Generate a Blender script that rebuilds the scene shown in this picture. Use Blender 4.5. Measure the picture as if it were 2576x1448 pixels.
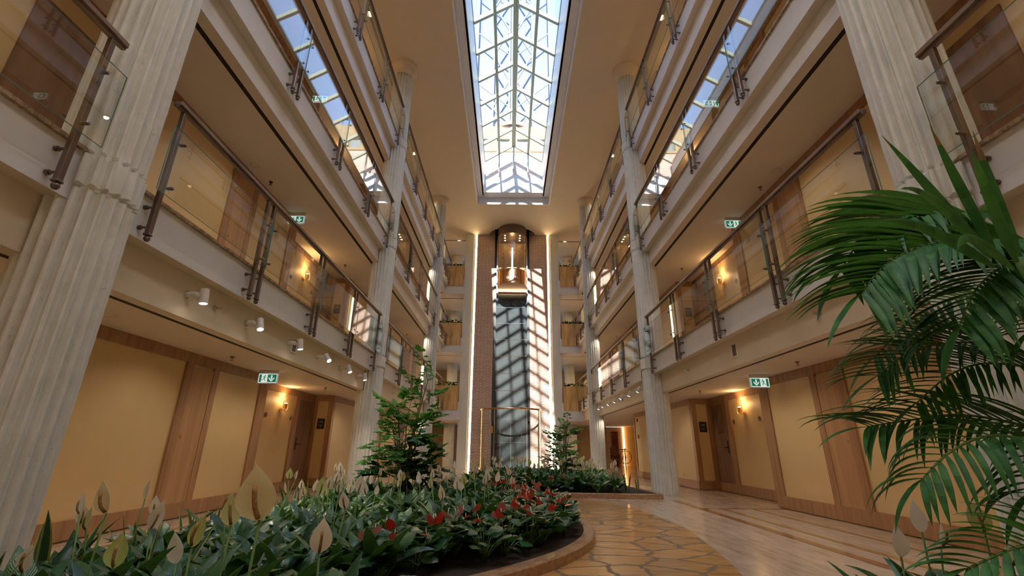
import bpy, math, random
from mathutils import Vector, Matrix, Euler
R = math.radians
PI = math.pi
scene = bpy.context.scene
COL = scene.collection
for o in list(bpy.data.objects): bpy.data.objects.remove(o)

# ------------------------------------------------------------------ camera, sky, sun, exposure
cam_d = bpy.data.cameras.new('camera'); cam = bpy.data.objects.new('camera', cam_d); COL.objects.link(cam)
cam_d.sensor_width = 36.0; cam_d.lens = 36.0 * 1142.0 / 2576.0
cam_d.clip_start = 0.05; cam_d.clip_end = 400
cam.matrix_world = Matrix(((0.99994373, -0.0096122, -0.00448842, 0.0),
                           (-0.00743154, -0.33276773, -0.94297954, 0.0),
                           (0.00757051, 0.94295983, -0.33282044, 1.0),
                           (0, 0, 0, 1)))
scene.camera = cam
scene.view_settings.view_transform = 'Standard'
scene.view_settings.look = 'None'
scene.view_settings.gamma = 1.0
scene.view_settings.exposure = 0.32
scene.view_settings.use_curve_mapping = False
scene.cycles.max_bounces = 7; scene.cycles.diffuse_bounces = 4; scene.cycles.glossy_bounces = 4; scene.cycles.transmission_bounces = 4; scene.cycles.transparent_max_bounces = 16
scene.cycles.use_adaptive_sampling = True; scene.cycles.adaptive_threshold = 0.05; scene.cycles.adaptive_min_samples = 12; scene.cycles.sample_clamp_indirect = 6.0; scene.cycles.caustics_reflective = False; scene.cycles.caustics_refractive = False

world = bpy.data.worlds.new('sky'); scene.world = world; world.use_nodes = True
wn = world.node_tree; wn.nodes.clear()
w_out = wn.nodes.new('ShaderNodeOutputWorld'); w_bg = wn.nodes.new('ShaderNodeBackground')
w_tc = wn.nodes.new('ShaderNodeTexCoord'); w_sep = wn.nodes.new('ShaderNodeSeparateXYZ'); w_ramp = wn.nodes.new('ShaderNodeValToRGB')
wn.links.new(w_tc.outputs['Generated'], w_sep.inputs[0]); wn.links.new(w_sep.outputs['Z'], w_ramp.inputs[0])
w_ramp.color_ramp.elements[0].color = (0.58, 0.75, 1.0, 1); w_ramp.color_ramp.elements[0].position = 0.1
w_ramp.color_ramp.elements[1].color = (0.30, 0.53, 1.0, 1); w_ramp.color_ramp.elements[1].position = 0.9
wn.links.new(w_ramp.outputs[0], w_bg.inputs['Color']); w_bg.inputs["Strength"].default_value = 1.95
wn.links.new(w_bg.outputs[0], w_out.inputs[0])

sun_d = bpy.data.lights.new('sun', 'SUN'); sun = bpy.data.objects.new('sun', sun_d); COL.objects.link(sun)
sun_d.energy = 10.0; sun_d.angle = R(0.55); sun_d.color = (1.0, 0.93, 0.82)
sun.rotation_mode = 'QUATERNION'
sun.rotation_quaternion = Vector((0.037, 1.0, -0.57)).to_track_quat('-Z', 'Y')

# ------------------------------------------------------------------ helpers
XC = 0.1                      # centre line of the atrium
def setp(o, label=None, cat=None, group=None, kind=None):
    if label: o['label'] = label
    if cat: o['category'] = cat
    if group: o['group'] = group
    if kind: o['kind'] = kind
    return o
class MB:
    def __init__(s): s.v = []; s.f = []; s.uv = []; s.mi = []; s.hasuv = False
    def add(s, vs, fs, uvs=None, mi=0):
        b = len(s.v); s.v += [tuple(p) for p in vs]
        for k, f in enumerate(fs):
            s.f.append([b + i for i in f]); s.mi.append(mi)
            if uvs is not None: s.uv.append([uvs[i] for i in f]); s.hasuv = True
            else: s.uv.append([(0, 0)] * len(f))
        return s
    def box(s, x0, y0, z0, x1, y1, z1, mi=0):
        x0, x1 = min(x0, x1), max(x0, x1); y0, y1 = min(y0, y1), max(y0, y1); z0, z1 = min(z0, z1), max(z0, z1)
        return s.add([(x0,y0,z0),(x1,y0,z0),(x1,y1,z0),(x0,y1,z0),(x0,y0,z1),(x1,y0,z1),(x1,y1,z1),(x0,y1,z1)],
                     [(0,3,2,1),(4,5,6,7),(0,1,5,4),(1,2,6,5),(2,3,7,6),(3,0,4,7)], mi=mi)
    def rbox(s, x0, y0, z0, x1, y1, z1, c=0.004, mi=0):   # box with chamfered vertical edges
        x0, x1 = min(x0, x1), max(x0, x1); y0, y1 = min(y0, y1), max(y0, y1)
        P = [(x0+c,y0),(x1-c,y0),(x1,y0+c),(x1,y1-c),(x1-c,y1),(x0+c,y1),(x0,y1-c),(x0,y0+c)]
        return s.prism(P, z0, z1, mi)
    def prism(s, P, z0, z1, mi=0):
        n = len(P); vs = [(x,y,z0) for x,y in P] + [(x,y,z1) for x,y in P]
        fs = [tuple(reversed(range(n))), tuple(range(n, 2*n))] + [(i,(i+1)%n,n+(i+1)%n,n+i) for i in range(n)]
        return s.add(vs, fs, mi=mi)
    def tube(s, pts, r, n=8, mi=0, cap=True, r1=None, rx=None):
        pts = [Vector(p) for p in pts]; m = len(pts); vs = []; prev = None
        for i, p in enumerate(pts):
            t = (pts[min(i+1, m-1)] - pts[max(i-1, 0)]).normalized()
            a = Vector((0,0,1)) if abs(t.z) < 0.9 else Vector((1,0,0))
            if prev is None: u = t.cross(a).normalized()
            else:
                u = (prev - t * prev.dot(t)); u = u.normalized() if u.length > 1e-5 else t.cross(a).normalized()
            prev = u; w = t.cross(u)
            rr = r if r1 is None else r + (r1 - r) * i / max(1, m-1)
            for k in range(n):
                g = 2*PI*k/n; vs.append(p + u*math.cos(g)*rr + w*math.sin(g)*(rx or rr) if rx else p + (u*math.cos(g)+w*math.sin(g))*rr)
        fs = [(i*n+k, i*n+(k+1)%n, (i+1)*n+(k+1)%n, (i+1)*n+k) for i in range(m-1) for k in range(n)]
        if cap: fs += [tuple(reversed(range(n))), tuple((m-1)*n+k for k in range(n))]
        return s.add(vs, fs, mi=mi)
    def lathe(s, prof, c=(0,0,0), n=24, axis='z', mi=0, a0=0, a1=2*PI):
        vs = []; full = abs(a1-a0-2*PI) < 1e-6; nn = n if full else n+1
        for r, h in prof:
            for k in range(nn):
                g = a0 + (a1-a0)*k/n
                x, y, z = r*math.cos(g), r*math.sin(g), h
                if axis == 'y': x, y, z = x, h, y
                elif axis == 'x': x, y, z = h, x, y
                vs.append((c[0]+x, c[1]+y, c[2]+z))
        fs = []
        for i in range(len(prof)-1):
            for k in range(n):
                k2 = (k+1) % nn if full else k+1
                fs.append((i*nn+k, i*nn+k2, (i+1)*nn+k2, (i+1)*nn+k))
        return s.add(vs, fs, mi=mi)
    def build(s, name, mats, parent=None, smooth=False, loc=None, col=None):
        me = bpy.data.meshes.new(name); me.from_pydata(s.v, [], s.f)
        if not isinstance(mats, (list, tuple)): mats = [mats]
        for m in mats: me.materials.append(m)
        me.polygons.foreach_set('material_index', s.mi)
        if smooth: me.polygons.foreach_set('use_smooth', [True]*len(s.f))
        if s.hasuv:
            l = me.uv_layers.new(name='uv'); flat = []
            for u in s.uv:
                for a in u: flat += [a[0], a[1]]
            l.data.foreach_set('uv', flat)
        me.update()
        o = bpy.data.objects.new(name, me); COL.objects.link(o)
        if parent: o.parent = parent
        if loc: o.location = loc
        return o
def empty(name, loc=(0,0,0), rz=0, label=None, cat=None, group=None, kind=None):
    o = bpy.data.objects.new(name, None); COL.objects.link(o); o.location = loc; o.rotation_euler = (0,0,rz)
    o.empty_display_size = 0.1
    return setp(o, label, cat, group, kind)
KIDS = {}
def copy_tree(o, parent=None):
    c = o.copy(); COL.objects.link(c)
    if parent: c.parent = parent
    for ch in list(o.children): copy_tree(ch, c)
    return c
def smooth_angle(o, ang=35):
    me = o.data
    me.polygons.foreach_set('use_smooth', [True]*len(me.polygons))
    try: me.set_sharp_from_angle(angle=R(ang))
    except Exception: pass
    return o

# ------------------------------------------------------------------ materials
MATS = {}
def newmat(name):
    m = bpy.data.materials.new(name); m.use_nodes = True; MATS[name] = m
    return m, m.node_tree, m.node_tree.nodes['Principled BSDF']
def noise_node(nt, scale, detail=4, rough=0.6, vec=None):
    n = nt.nodes.new('ShaderNodeTexNoise'); n.inputs['Scale'].default_value = scale; n.inputs['Detail'].default_value = detail; n.inputs['Roughness'].default_value = rough
    if vec: nt.links.new(vec, n.inputs['Vector'])
    return n
def mapping(nt, scale=(1,1,1), rot=(0,0,0), src='Object'):
    tc = nt.nodes.new('ShaderNodeTexCoord'); mp = nt.nodes.new('ShaderNodeMapping')
    mp.inputs['Scale'].default_value = scale; mp.inputs['Rotation'].default_value = rot
    nt.links.new(tc.outputs[src], mp.inputs['Vector']); return mp.outputs['Vector']
def ramp(nt, fac, stops):
    r = nt.nodes.new('ShaderNodeValToRGB'); el = r.color_ramp.elements
    while len(el) < len(stops): el.new(0.5)
    for e, (p, c) in zip(el, stops): e.position = p; e.color = (*c, 1)
    nt.links.new(fac, r.inputs[0]); return r.outputs[0]
def bump(nt, h, strength, dist, bs):
    b = nt.nodes.new('ShaderNodeBump'); b.inputs['Strength'].default_value = strength; b.inputs['Distance'].default_value = dist
    nt.links.new(h, b.inputs['Height']); nt.links.new(b.outputs[0], bs.inputs['Normal']); return b
def mixc(nt, fac, a, b, mode='MIX'):
    m = nt.nodes.new('ShaderNodeMix'); m.data_type = 'RGBA'; m.blend_type = mode
    if isinstance(fac, (int, float)): m.inputs[0].default_value = fac
    else: nt.links.new(fac, m.inputs[0])
    for sock, v in ((m.inputs[6], a), (m.inputs[7], b)):
        if isinstance(v, tuple): sock.default_value = (*v, 1)
        else: nt.links.new(v, sock)
    return m.outputs[2]
def plain(name, col, rough=0.6, metal=0.0, var=0.06, nscale=3.0, bmp=0.0, bscale=60.0):
    m, nt, bs = newmat(name)
    v = mapping(nt); n = noise_node(nt, nscale, 3, 0.6, v)
    c = ramp(nt, n.outputs['Fac'], [(0.3, tuple(x*(1-var) for x in col)), (0.7, tuple(min(1, x*(1+var)) for x in col))])
    nt.links.new(c, bs.inputs['Base Color']); bs.inputs['Roughness'].default_value = rough; bs.inputs['Metallic'].default_value = metal
    if bmp:
        n2 = noise_node(nt, bscale, 4, 0.6, v); bump(nt, n2.outputs['Fac'], bmp, 0.004, bs)
    return m
def emis(name, col, strength):
    m, nt, bs = newmat(name); bs.inputs['Base Color'].default_value = (*col, 1)
    bs.inputs['Emission Color'].default_value = (*col, 1); bs.inputs['Emission Strength'].default_value = strength
    return m
def glassmat(name, tint, r0=0.06, gain=1.0, rough=0.0):
    m, nt, bs = newmat(name); nt.nodes.remove(bs)
    out = nt.nodes['Material Output']
    tr = nt.nodes.new('ShaderNodeBsdfTransparent'); tr.inputs[0].default_value = (*tint, 1)
    gl = nt.nodes.new('ShaderNodeBsdfGlossy'); gl.inputs['Roughness'].default_value = rough; gl.inputs['Color'].default_value = (1,1,1,1)
    ge = nt.nodes.new('ShaderNodeNewGeometry'); dt = nt.nodes.new('ShaderNodeVectorMath'); dt.operation = 'DOT_PRODUCT'
    nt.links.new(ge.outputs['Normal'], dt.inputs[0]); nt.links.new(ge.outputs['Incoming'], dt.inputs[1])
    def mth(op, a, b=None, clamp=False):
        n = nt.nodes.new('ShaderNodeMath'); n.operation = op; n.use_clamp = clamp
        for i, q in enumerate((a, b)):
            if q is None: continue
            if isinstance(q, (int, float)): n.inputs[i].default_value = q
            else: nt.links.new(q, n.inputs[i])
        return n.outputs[0]
    a = mth('ABSOLUTE', dt.outputs['Value']); b = mth('SUBTRACT', 1.0, a); p = mth('POWER', b, 5.0)
    f = mth('ADD', mth('MULTIPLY', p, (1-r0)*gain), r0, True)
    mx = nt.nodes.new('ShaderNodeMixShader'); nt.links.new(f, mx.inputs[0]); nt.links.new(tr.outputs[0], mx.inputs[1]); nt.links.new(gl.outputs[0], mx.inputs[2])
    nt.links.new(mx.outputs[0], out.inputs['Surface']); return m
def wood(name, c0, c1, scale=(6,6,0.6), rough=0.45, rot=(0,0,0)):
    m, nt, bs = newmat(name); v = mapping(nt, scale, rot)
    n = noise_node(nt, 2.2, 5, 0.6, v); w = nt.nodes.new('ShaderNodeTexWave'); w.wave_type = 'BANDS'; w.bands_direction = 'Y'
    w.inputs['Scale'].default_value = 0.35; w.inputs['Distortion'].default_value = 9.0; w.inputs['Detail'].default_value = 3; nt.links.new(v, w.inputs['Vector'])
    f = mixc(nt, 0.10, n.outputs['Fac'], w.outputs['Fac'])
    c = ramp(nt, f, [(0.3, c0), (0.7, c1)]); nt.links.new(c, bs.inputs['Base Color']); bs.inputs['Roughness'].default_value = rough
    bump(nt, n.outputs['Fac'], 0.15, 0.003, bs); return m

M = {}
M['paint'] = plain('white_paint', (0.84, 0.85, 0.90), 0.6, var=0.03)
M['cream'] = plain('cream_paint', (0.78, 0.70, 0.58), 0.65, var=0.02)
M['ceil'] = plain('ceiling_paint', (0.80, 0.72, 0.62), 0.7, var=0.015)
M['panel'] = plain('wall_panel', (0.72, 0.53, 0.28), 0.5, var=0.04, nscale=1.2)
M['pillar'] = plain('pillar_paint', (0.86, 0.86, 0.80), 0.55, var=0.02)
M['frame'] = wood('oak_frame', (0.31, 0.155, 0.075), (0.46, 0.26, 0.135))
M['door'] = wood('oak_door', (0.17, 0.085, 0.048), (0.30, 0.16, 0.09), scale=(5,5,0.5))
M['door2'] = wood('light_oak_door', (0.42, 0.23, 0.11), (0.55, 0.33, 0.17), scale=(5,5,0.5))
M['rail'] = wood('weathered_handrail', (0.16, 0.10, 0.075), (0.34, 0.24, 0.18), scale=(8,0.8,8), rough=0.4)
M['bronze'] = plain('brown_metal', (0.20, 0.15, 0.125), 0.35, 0.6, 0.05)
M['steel'] = plain('brushed_steel', (0.55, 0.5, 0.46), 0.28, 0.9, 0.04)
M['chrome'] = plain('chrome', (0.85, 0.85, 0.85), 0.1, 1.0, 0.02)
M['copper'] = plain('copper', (0.66, 0.40, 0.24), 0.22, 1.0, 0.04)
M['soffit'] = plain('car_underside', (0.56, 0.36, 0.24), 0.45, 0.3, 0.04)
M['gold'] = plain('brass', (0.9, 0.6, 0.25), 0.22, 1.0, 0.04)
M['black'] = plain('black', (0.012, 0.011, 0.010), 0.5, 0, 0.02)
M['slot'] = plain('slot_black', (0.012, 0.009, 0.007), 0.6, 0, 0.02)
M['white'] = plain('lamp_white', (0.82, 0.80, 0.77), 0.35, 0, 0.02)
M['red'] = plain('alarm_red', (0.55, 0.03, 0.02), 0.35, 0, 0.05)
M['mullion'] = plain('skylight_metal', (0.42, 0.47, 0.36), 0.4, 0.1, 0.04)
M['led'] = emis('led_strip', (1.0, 0.72, 0.38), 18.0)
M['led2'] = emis('led_strip_orange', (1.0, 0.5, 0.16), 6.0)
M['module'] = emis('lamp_module', (1.0, 0.72, 0.42), 14.0)
M['spotlens'] = emis('spot_lens', (1.0, 0.86, 0.68), 22.0)
M['sconce_glow'] = emis('sconce_bulb', (1.0, 0.62, 0.25), 22.0)
M['signgreen'] = emis('sign_green', (0.02, 0.30, 0.19), 0.30)
M['signwhite'] = emis('sign_white', (0.85, 0.95, 0.9), 0.55)
M['cabinlight'] = emis('cabin_spot', (1.0, 0.82, 0.55), 18.0)
M['cabinglow'] = emis('cabin_tube', (0.85, 0.92, 1.0), 5.0)
M['glass'] = glassmat('balustrade_glass', (0.97, 0.985, 0.97), 0.07, 1.25)
M['skyglass'] = glassmat('skylight_glass', (0.83, 0.88, 0.93), 0.04)
M['gableglass'] = glassmat('gable_glass', (0.98, 0.99, 1.0), 0.04)
M['amberglass'] = glassmat('cabin_glass', (0.92, 0.85, 0.74), 0.10)
M['guardglass'] = glassmat('guard_glass', (0.96, 0.97, 0.96), 0.03)
M['glassedge'] = plain('glass_edge', (0.16, 0.36, 0.34), 0.1, 0, 0.03)
M['soil'] = plain('dark_soil', (0.035, 0.022, 0.016), 0.95, 0, 0.4, 40, 0.9, 90)
M['grey'] = plain('grey_metal', (0.30, 0.30, 0.30), 0.4, 0.4)

# fluted plaster-stone
m, nt, bs = newmat('column_stone'); M['stone'] = m
v = mapping(nt); n1 = noise_node(nt, 5, 5, 0.6, v); n2 = noise_node(nt, 34, 6, 0.7, v); n3 = noise_node(nt, 120, 3, 0.6, v)
c = ramp(nt, n1.outputs['Fac'], [(0.3, (0.75, 0.76, 0.71)), (0.7, (0.87, 0.88, 0.84))]); nt.links.new(c, bs.inputs['Base Color'])
pit = ramp(nt, n2.outputs['Fac'], [(0.28, (0,0,0)), (0.40, (1,1,1))])
hh = mixc(nt, 0.3, pit, n3.outputs['Fac']); bump(nt, hh, 0.7, 0.011, bs); bs.inputs['Roughness'].default_value = 0.85
# granite kerb edge
m, nt, bs = newmat('granite_edge'); M['granite'] = m
v = mapping(nt); n1 = noise_node(nt, 14, 6, 0.75, v)
c = ramp(nt, n1.outputs['Fac'], [(0.32, (0.10, 0.06, 0.04)), (0.5, (0.42, 0.29, 0.18)), (0.68, (0.62, 0.50, 0.38))]); nt.links.new(c, bs.inputs['Base Color'])
bs.inputs['Roughness'].default_value = 0.35; bump(nt, n1.outputs['Fac'], 0.4, 0.01, bs)
# roman brick
m, nt, bs = newmat('roman_brick'); M['brick'] = m
tc = nt.nodes.new('ShaderNodeTexCoord'); sp = nt.nodes.new('ShaderNodeSeparateXYZ'); cb = nt.nodes.new('ShaderNodeCombineXYZ')
nt.links.new(tc.outputs['Object'], sp.inputs[0]); ad = nt.nodes.new('ShaderNodeMath'); ad.operation = 'ADD'
nt.links.new(sp.outputs['X'], ad.inputs[0]); nt.links.new(sp.outputs['Y'], ad.inputs[1]); nt.links.new(ad.outputs[0], cb.inputs['X']); nt.links.new(sp.outputs['Z'], cb.inputs['Y'])
nd = noise_node(nt, 3.5, 3, 0.6, cb.outputs[0]); va = nt.nodes.new('ShaderNodeVectorMath'); va.operation = 'MULTIPLY_ADD'
nt.links.new(nd.outputs['Color'], va.inputs[0]); va.inputs[1].default_value = (0.30, 0.05, 0); nt.links.new(cb.outputs[0], va.inputs[2])
br = nt.nodes.new('ShaderNodeTexBrick'); br.inputs['Scale'].default_value = 1.0; br.inputs['Brick Width'].default_value = 0.36; br.inputs['Row Height'].default_value = 0.070
br.inputs['Mortar Size'].default_value = 0.024; br.inputs['Mortar Smooth'].default_value = 0.25; br.inputs['Color1'].default_value = (0.52, 0.30, 0.23, 1); br.inputs['Color2'].default_value = (0.34, 0.175, 0.13, 1)
br.inputs['Mortar'].default_value = (0.88, 0.72, 0.62, 1); nt.links.new(va.outputs[0], br.inputs['Vector'])
n2 = noise_node(nt, 4, 4, 0.6, cb.outputs[0])
c = mixc(nt, 0.18, br.outputs['Color'], ramp(nt, n2.outputs['Fac'], [(0.35, (0.42, 0.20, 0.14)), (0.65, (0.68, 0.45, 0.34))]))
nt.links.new(c, bs.inputs['Base Color']); bs.inputs['Roughness'].default_value = 0.9; bump(nt, br.outputs['Fac'], 0.5, 0.012, bs)
# brown brick of the building outside
# travertine floor with bands
def travertine(name, c0, c1, c2, rough, scale, wv=0.12):
    m, nt, bs = newmat(name); v = mapping(nt, scale)
    n1 = noise_node(nt, 3, 7, 0.65, v); w = nt.nodes.new('ShaderNodeTexWave'); w.bands_direction = 'X'; w.inputs['Scale'].default_value = 1.3; w.inputs['Distortion'].default_value = 7; w.inputs['Detail'].default_value = 4
    nt.links.new(v, w.inputs['Vector']); f = mixc(nt, wv, n1.outputs['Fac'], w.outputs['Fac'])
    c = ramp(nt, f, [(0.3, c0), (0.5, c1), (0.72, c2)]); nt.links.new(c, bs.inputs['Base Color']); bs.inputs['Roughness'].default_value = rough
    return m, nt, bs, c
m, nt, bs, c = travertine('travertine_floor', (0.44, 0.33, 0.24), (0.60, 0.48, 0.37), (0.70, 0.59, 0.47), 0.16, (3.4, 0.6, 1), 0.06); M['floor'] = m
tb = nt.nodes.new('ShaderNodeTexBrick'); vv = mapping(nt, (1,1,1), (0,0,R(90))); nt.links.new(vv, tb.inputs['Vector']); tb.inputs['Scale'].default_value = 1; tb.inputs['Brick Width'].default_value = 1.2; tb.inputs['Row Height'].default_value = 0.4
tb.inputs['Mortar Size'].default_value = 0.003; tb.inputs['Color1'].default_value = (1,1,1,1); tb.inputs['Color2'].default_value = (0.80,0.78,0.75,1); tb.inputs['Mortar'].default_value = (0.45,0.4,0.35,1)
nt.links.new(mixc(nt, 0.8, c, tb.outputs['Color'], 'MULTIPLY'), bs.inputs['Base Color'])
M['stripe'] = travertine('red_marble_band', (0.20, 0.085, 0.035), (0.32, 0.15, 0.07), (0.42, 0.22, 0.11), 0.15, (6, 1, 1))[0]
M['stripe2'] = travertine('golden_marble_band', (0.33, 0.17, 0.06), (0.44, 0.25, 0.09), (0.52, 0.32, 0.13), 0.15, (6, 1, 1))[0]
M['planter'] = travertine('golden_travertine', (0.42, 0.20, 0.05), (0.68, 0.41, 0.15), (0.88, 0.68, 0.38), 0.35, (3.4, 1, 0.35))[0]
M['redmarble'] = travertine('red_travertine', (0.17, 0.05, 0.02), (0.25, 0.085, 0.04), (0.36, 0.15, 0.07), 0.3, (3, 1, 0.5))[0]
# crazy paving
m, nt, bs = newmat('flagstone'); M['flag'] = m
v = mapping(nt, (1.35, 1.75, 1)); nz = noise_node(nt, 2.6, 6, 0.7, v); va = nt.nodes.new('ShaderNodeVectorMath'); va.operation = 'MULTIPLY_ADD'
nt.links.new(nz.outputs['Color'], va.inputs[0]); va.inputs[1].default_value = (0.34, 0.34, 0); nt.links.new(v, va.inputs[2])
ve = nt.nodes.new('ShaderNodeTexVoronoi'); ve.feature = 'DISTANCE_TO_EDGE'; ve.voronoi_dimensions = '2D'; ve.inputs['Scale'].default_value = 1.45; nt.links.new(va.outputs[0], ve.inputs['Vector'])
vc = nt.nodes.new('ShaderNodeTexVoronoi'); vc.voronoi_dimensions = '2D'; vc.inputs['Scale'].default_value = 1.45; nt.links.new(va.outputs[0], vc.inputs['Vector'])
mp2 = nt.nodes.new('ShaderNodeMapping'); tcx = nt.nodes.new('ShaderNodeTexCoord'); nt.links.new(tcx.outputs['Object'], mp2.inputs['Vector']); mp2.inputs['Scale'].default_value = (0.7, 9, 1)
rx = nt.nodes.new('ShaderNodeVectorMath'); rx.operation = 'MULTIPLY_ADD'; nt.links.new(vc.outputs['Color'], rx.inputs[0]); rx.inputs[1].default_value = (6, 6, 0); nt.links.new(mp2.outputs[0], rx.inputs[2])
ng = noise_node(nt, 1.6, 6, 0.65, rx.outputs[0])
sc_ = ramp(nt, ng.outputs['Fac'], [(0.3, (0.34, 0.17, 0.06)), (0.5, (0.50, 0.28, 0.10)), (0.7, (0.62, 0.40, 0.18))])
sepc = nt.nodes.new('ShaderNodeSeparateColor'); nt.links.new(vc.outputs['Color'], sepc.inputs[0])
sc2 = mixc(nt, 1.0, sc_, ramp(nt, sepc.outputs[0], [(0.1, (0.82, 0.80, 0.80)), (0.9, (1.1, 1.02, 0.95))]), 'MULTIPLY')
gm = ramp(nt, ve.outputs['Distance'], [(0.034, (0,0,0)), (0.056, (1,1,1))])
nt.links.new(mixc(nt, gm, (0.17, 0.115, 0.065), sc2), bs.inputs['Base Color'])
rr = ramp(nt, ve.outputs['Distance'], [(0.026, (0.75,0.75,0.75)), (0.046, (0.24,0.24,0.24))]); nt.links.new(rr, bs.inputs['Roughness']); bump(nt, gm, 0.3, 0.006, bs)
# kerb stone
M['kerb'] = travertine('kerb_travertine', (0.20, 0.10, 0.05), (0.36, 0.21, 0.11), (0.50, 0.34, 0.20), 0.3, (5, 5, 9), 0.0)[0]
# elevator glass panel
m, nt, bs = newmat('shaft_panel'); M['shaft'] = m
bs.inputs['Base Color'].default_value = (0.095, 0.110, 0.116, 1); bs.inputs['Roughness'].default_value = 0.75; bs.inputs['Specular IOR Level'].default_value = 0.15; bs.inputs['Coat Weight'].default_value = 0.3; bs.inputs['Coat Roughness'].default_value = 0.02
M['shaftdark'] = plain('shaft_dark', (0.07, 0.075, 0.08), 0.3, 0.3)
M['liftdoor'] = plain('lift_door', (0.10, 0.12, 0.13), 0.22, 0.6)
M['cabin'] = wood('cabin_veneer', (0.34, 0.20, 0.10), (0.50, 0.32, 0.17), scale=(4,4,0.6), rough=0.25)
M['stucco'] = plain('yellow_stucco', (0.48, 0.34, 0.18), 0.9, 0, 0.08, 2)
M['domered'] = plain('dome_tile', (0.38, 0.22, 0.16), 0.8)
M['tower'] = plain('tower_steel', (0.24, 0.29, 0.38), 0.5, 0.0, 0.03)
M['towerglass'] = plain('tower_cladding', (0.13, 0.18, 0.28), 0.5, 0.0, 0.05, 0.5)
M['winframe'] = plain('green_window_frame', (0.25, 0.33, 0.25), 0.5)
M['winpane'] = plain('dark_pane', (0.30, 0.36, 0.36), 0.1, 0, 0.15)
M['roof'] = plain('roof_gravel', (0.45, 0.42, 0.38), 0.95, 0, 0.1)

def leafmat(name, c0, c1, vein=0.25, trans=0.2, rough=0.32, edge=None, spec=0.5, vfreq=26):
    m, nt, bs = newmat(name)
    uv = nt.nodes.new('ShaderNodeUVMap'); sp = nt.nodes.new('ShaderNodeSeparateXYZ'); nt.links.new(uv.outputs[0], sp.inputs[0])
    def mth(op, a, b=None):
        n = nt.nodes.new('ShaderNodeMath'); n.operation = op
        for i, q in enumerate((a, b)):
            if q is None: continue
            if isinstance(q, (int, float)): n.inputs[i].default_value = q
            else: nt.links.new(q, n.inputs[i])
        return n.outputs[0]
    au = mth('ABSOLUTE', mth('SUBTRACT', sp.outputs['X'], 0.5))
    ph = mth('MULTIPLY', mth('SUBTRACT', sp.outputs['Y'], mth('MULTIPLY', au, 0.45)), vfreq)
    st = mth('MULTIPLY', mth('ADD', mth('SINE', mth('MULTIPLY', ph, 2*PI)), 1.0), 0.5)
    oi = nt.nodes.new('ShaderNodeObjectInfo'); ge = nt.nodes.new('ShaderNodeNewGeometry')
    rnd = mth('FRACT', mth('ADD', oi.outputs['Random'], ge.outputs['Random Per Island']))
    base = ramp(nt, rnd, [(0.0, c0), (1.0, c1)])
    c = mixc(nt, mth('MULTIPLY', st, vein), base, tuple(min(1, x*2.2+0.02) for x in c1))
    if edge:
        eg = ramp(nt, au, [(0.31, (0,0,0)), (0.35, (1,1,1))]); c = mixc(nt, eg, c, edge)
    nt.links.new(c, bs.inputs['Base Color']); bs.inputs['Roughness'].default_value = rough; bs.inputs['Specular IOR Level'].default_value = spec
    b = nt.nodes.new('ShaderNodeBump'); b.inputs['Strength'].default_value = 0.22; b.inputs['Distance'].default_value = 0.003
    nt.links.new(st, b.inputs['Height']); nt.links.new(b.outputs[0], bs.inputs['Normal'])
    if trans:
        tl = nt.nodes.new('ShaderNodeBsdfTranslucent'); nt.links.new(mixc(nt, 0.5 if c1[0] < 0.3 else 0.08, c, (0.25, 0.5, 0.05)), tl.inputs[0]); mx = nt.nodes.new('ShaderNodeMixShader')
        mx.inputs[0].default_value = trans; nt.links.new(bs.outputs[0], mx.inputs[1]); nt.links.new(tl.outputs[0], mx.inputs[2]); nt.links.new(mx.outputs[0], nt.nodes['Material Output'].inputs['Surface'])
    return m
M['leaf'] = leafmat('peace_lily_leaf', (0.008, 0.045, 0.024), (0.035, 0.12, 0.04), 0.07, 0.14, 0.24)
M['leafv'] = leafmat('variegated_leaf', (0.06, 0.17, 0.06), (0.20, 0.32, 0.14), 0.30, 0.2, 0.26)
M['anth'] = leafmat('anthurium_leaf', (0.010, 0.05, 0.022), (0.03, 0.10, 0.035), 0.1, 0.12, 0.22)
M['palm'] = leafmat('palm_leaf', (0.02, 0.11, 0.035), (0.055, 0.21, 0.05), 0.0, 0.22, 0.48, vfreq=1, spec=0.25)
M['palmtip'] = leafmat('browned_palm_leaf', (0.16, 0.12, 0.05), (0.28, 0.15, 0.07), 0.0, 0.1, 0.5, vfreq=1)
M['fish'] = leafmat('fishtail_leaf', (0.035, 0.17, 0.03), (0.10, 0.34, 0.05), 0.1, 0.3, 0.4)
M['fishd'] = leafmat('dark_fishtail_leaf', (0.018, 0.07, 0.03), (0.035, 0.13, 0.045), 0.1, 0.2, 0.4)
M['snake'] = leafmat('snake_plant_leaf', (0.03, 0.085, 0.05), (0.05, 0.12, 0.06), 0.12, 0.08, 0.35, edge=(0.46, 0.44, 0.10), vfreq=14)
M['stem'] = plain('green_stem', (0.12, 0.24, 0.06), 0.5)
M['stalk'] = plain('brown_stalk', (0.14, 0.11, 0.05), 0.7)
M['spathe'] = leafmat('white_spathe', (0.84, 0.76, 0.62), (0.92, 0.89, 0.82), 0.03, 0.45, 0.45, spec=0.3)
M['spathe_g'] = leafmat('green_spathe', (0.52, 0.60, 0.18), (0.74, 0.78, 0.42), 0.10, 0.3, 0.45, spec=0.3)
M['spathe_y'] = leafmat('faded_spathe', (0.76, 0.66, 0.36), (0.84, 0.78, 0.52), 0.10, 0.3, 0.5, spec=0.3)
M['spadix'] = plain('spadix', (0.34, 0.19, 0.07), 0.8, 0, 0.3, 150, 0.6, 200)
M['redsp'] = leafmat('red_anthurium', (0.80, 0.03, 0.035), (0.90, 0.10, 0.09), 0.02, 0.15, 0.2)
M['pinksp'] = leafmat('coral_anthurium', (0.85, 0.22, 0.20), (0.92, 0.36, 0.32), 0.02, 0.15, 0.25)

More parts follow.
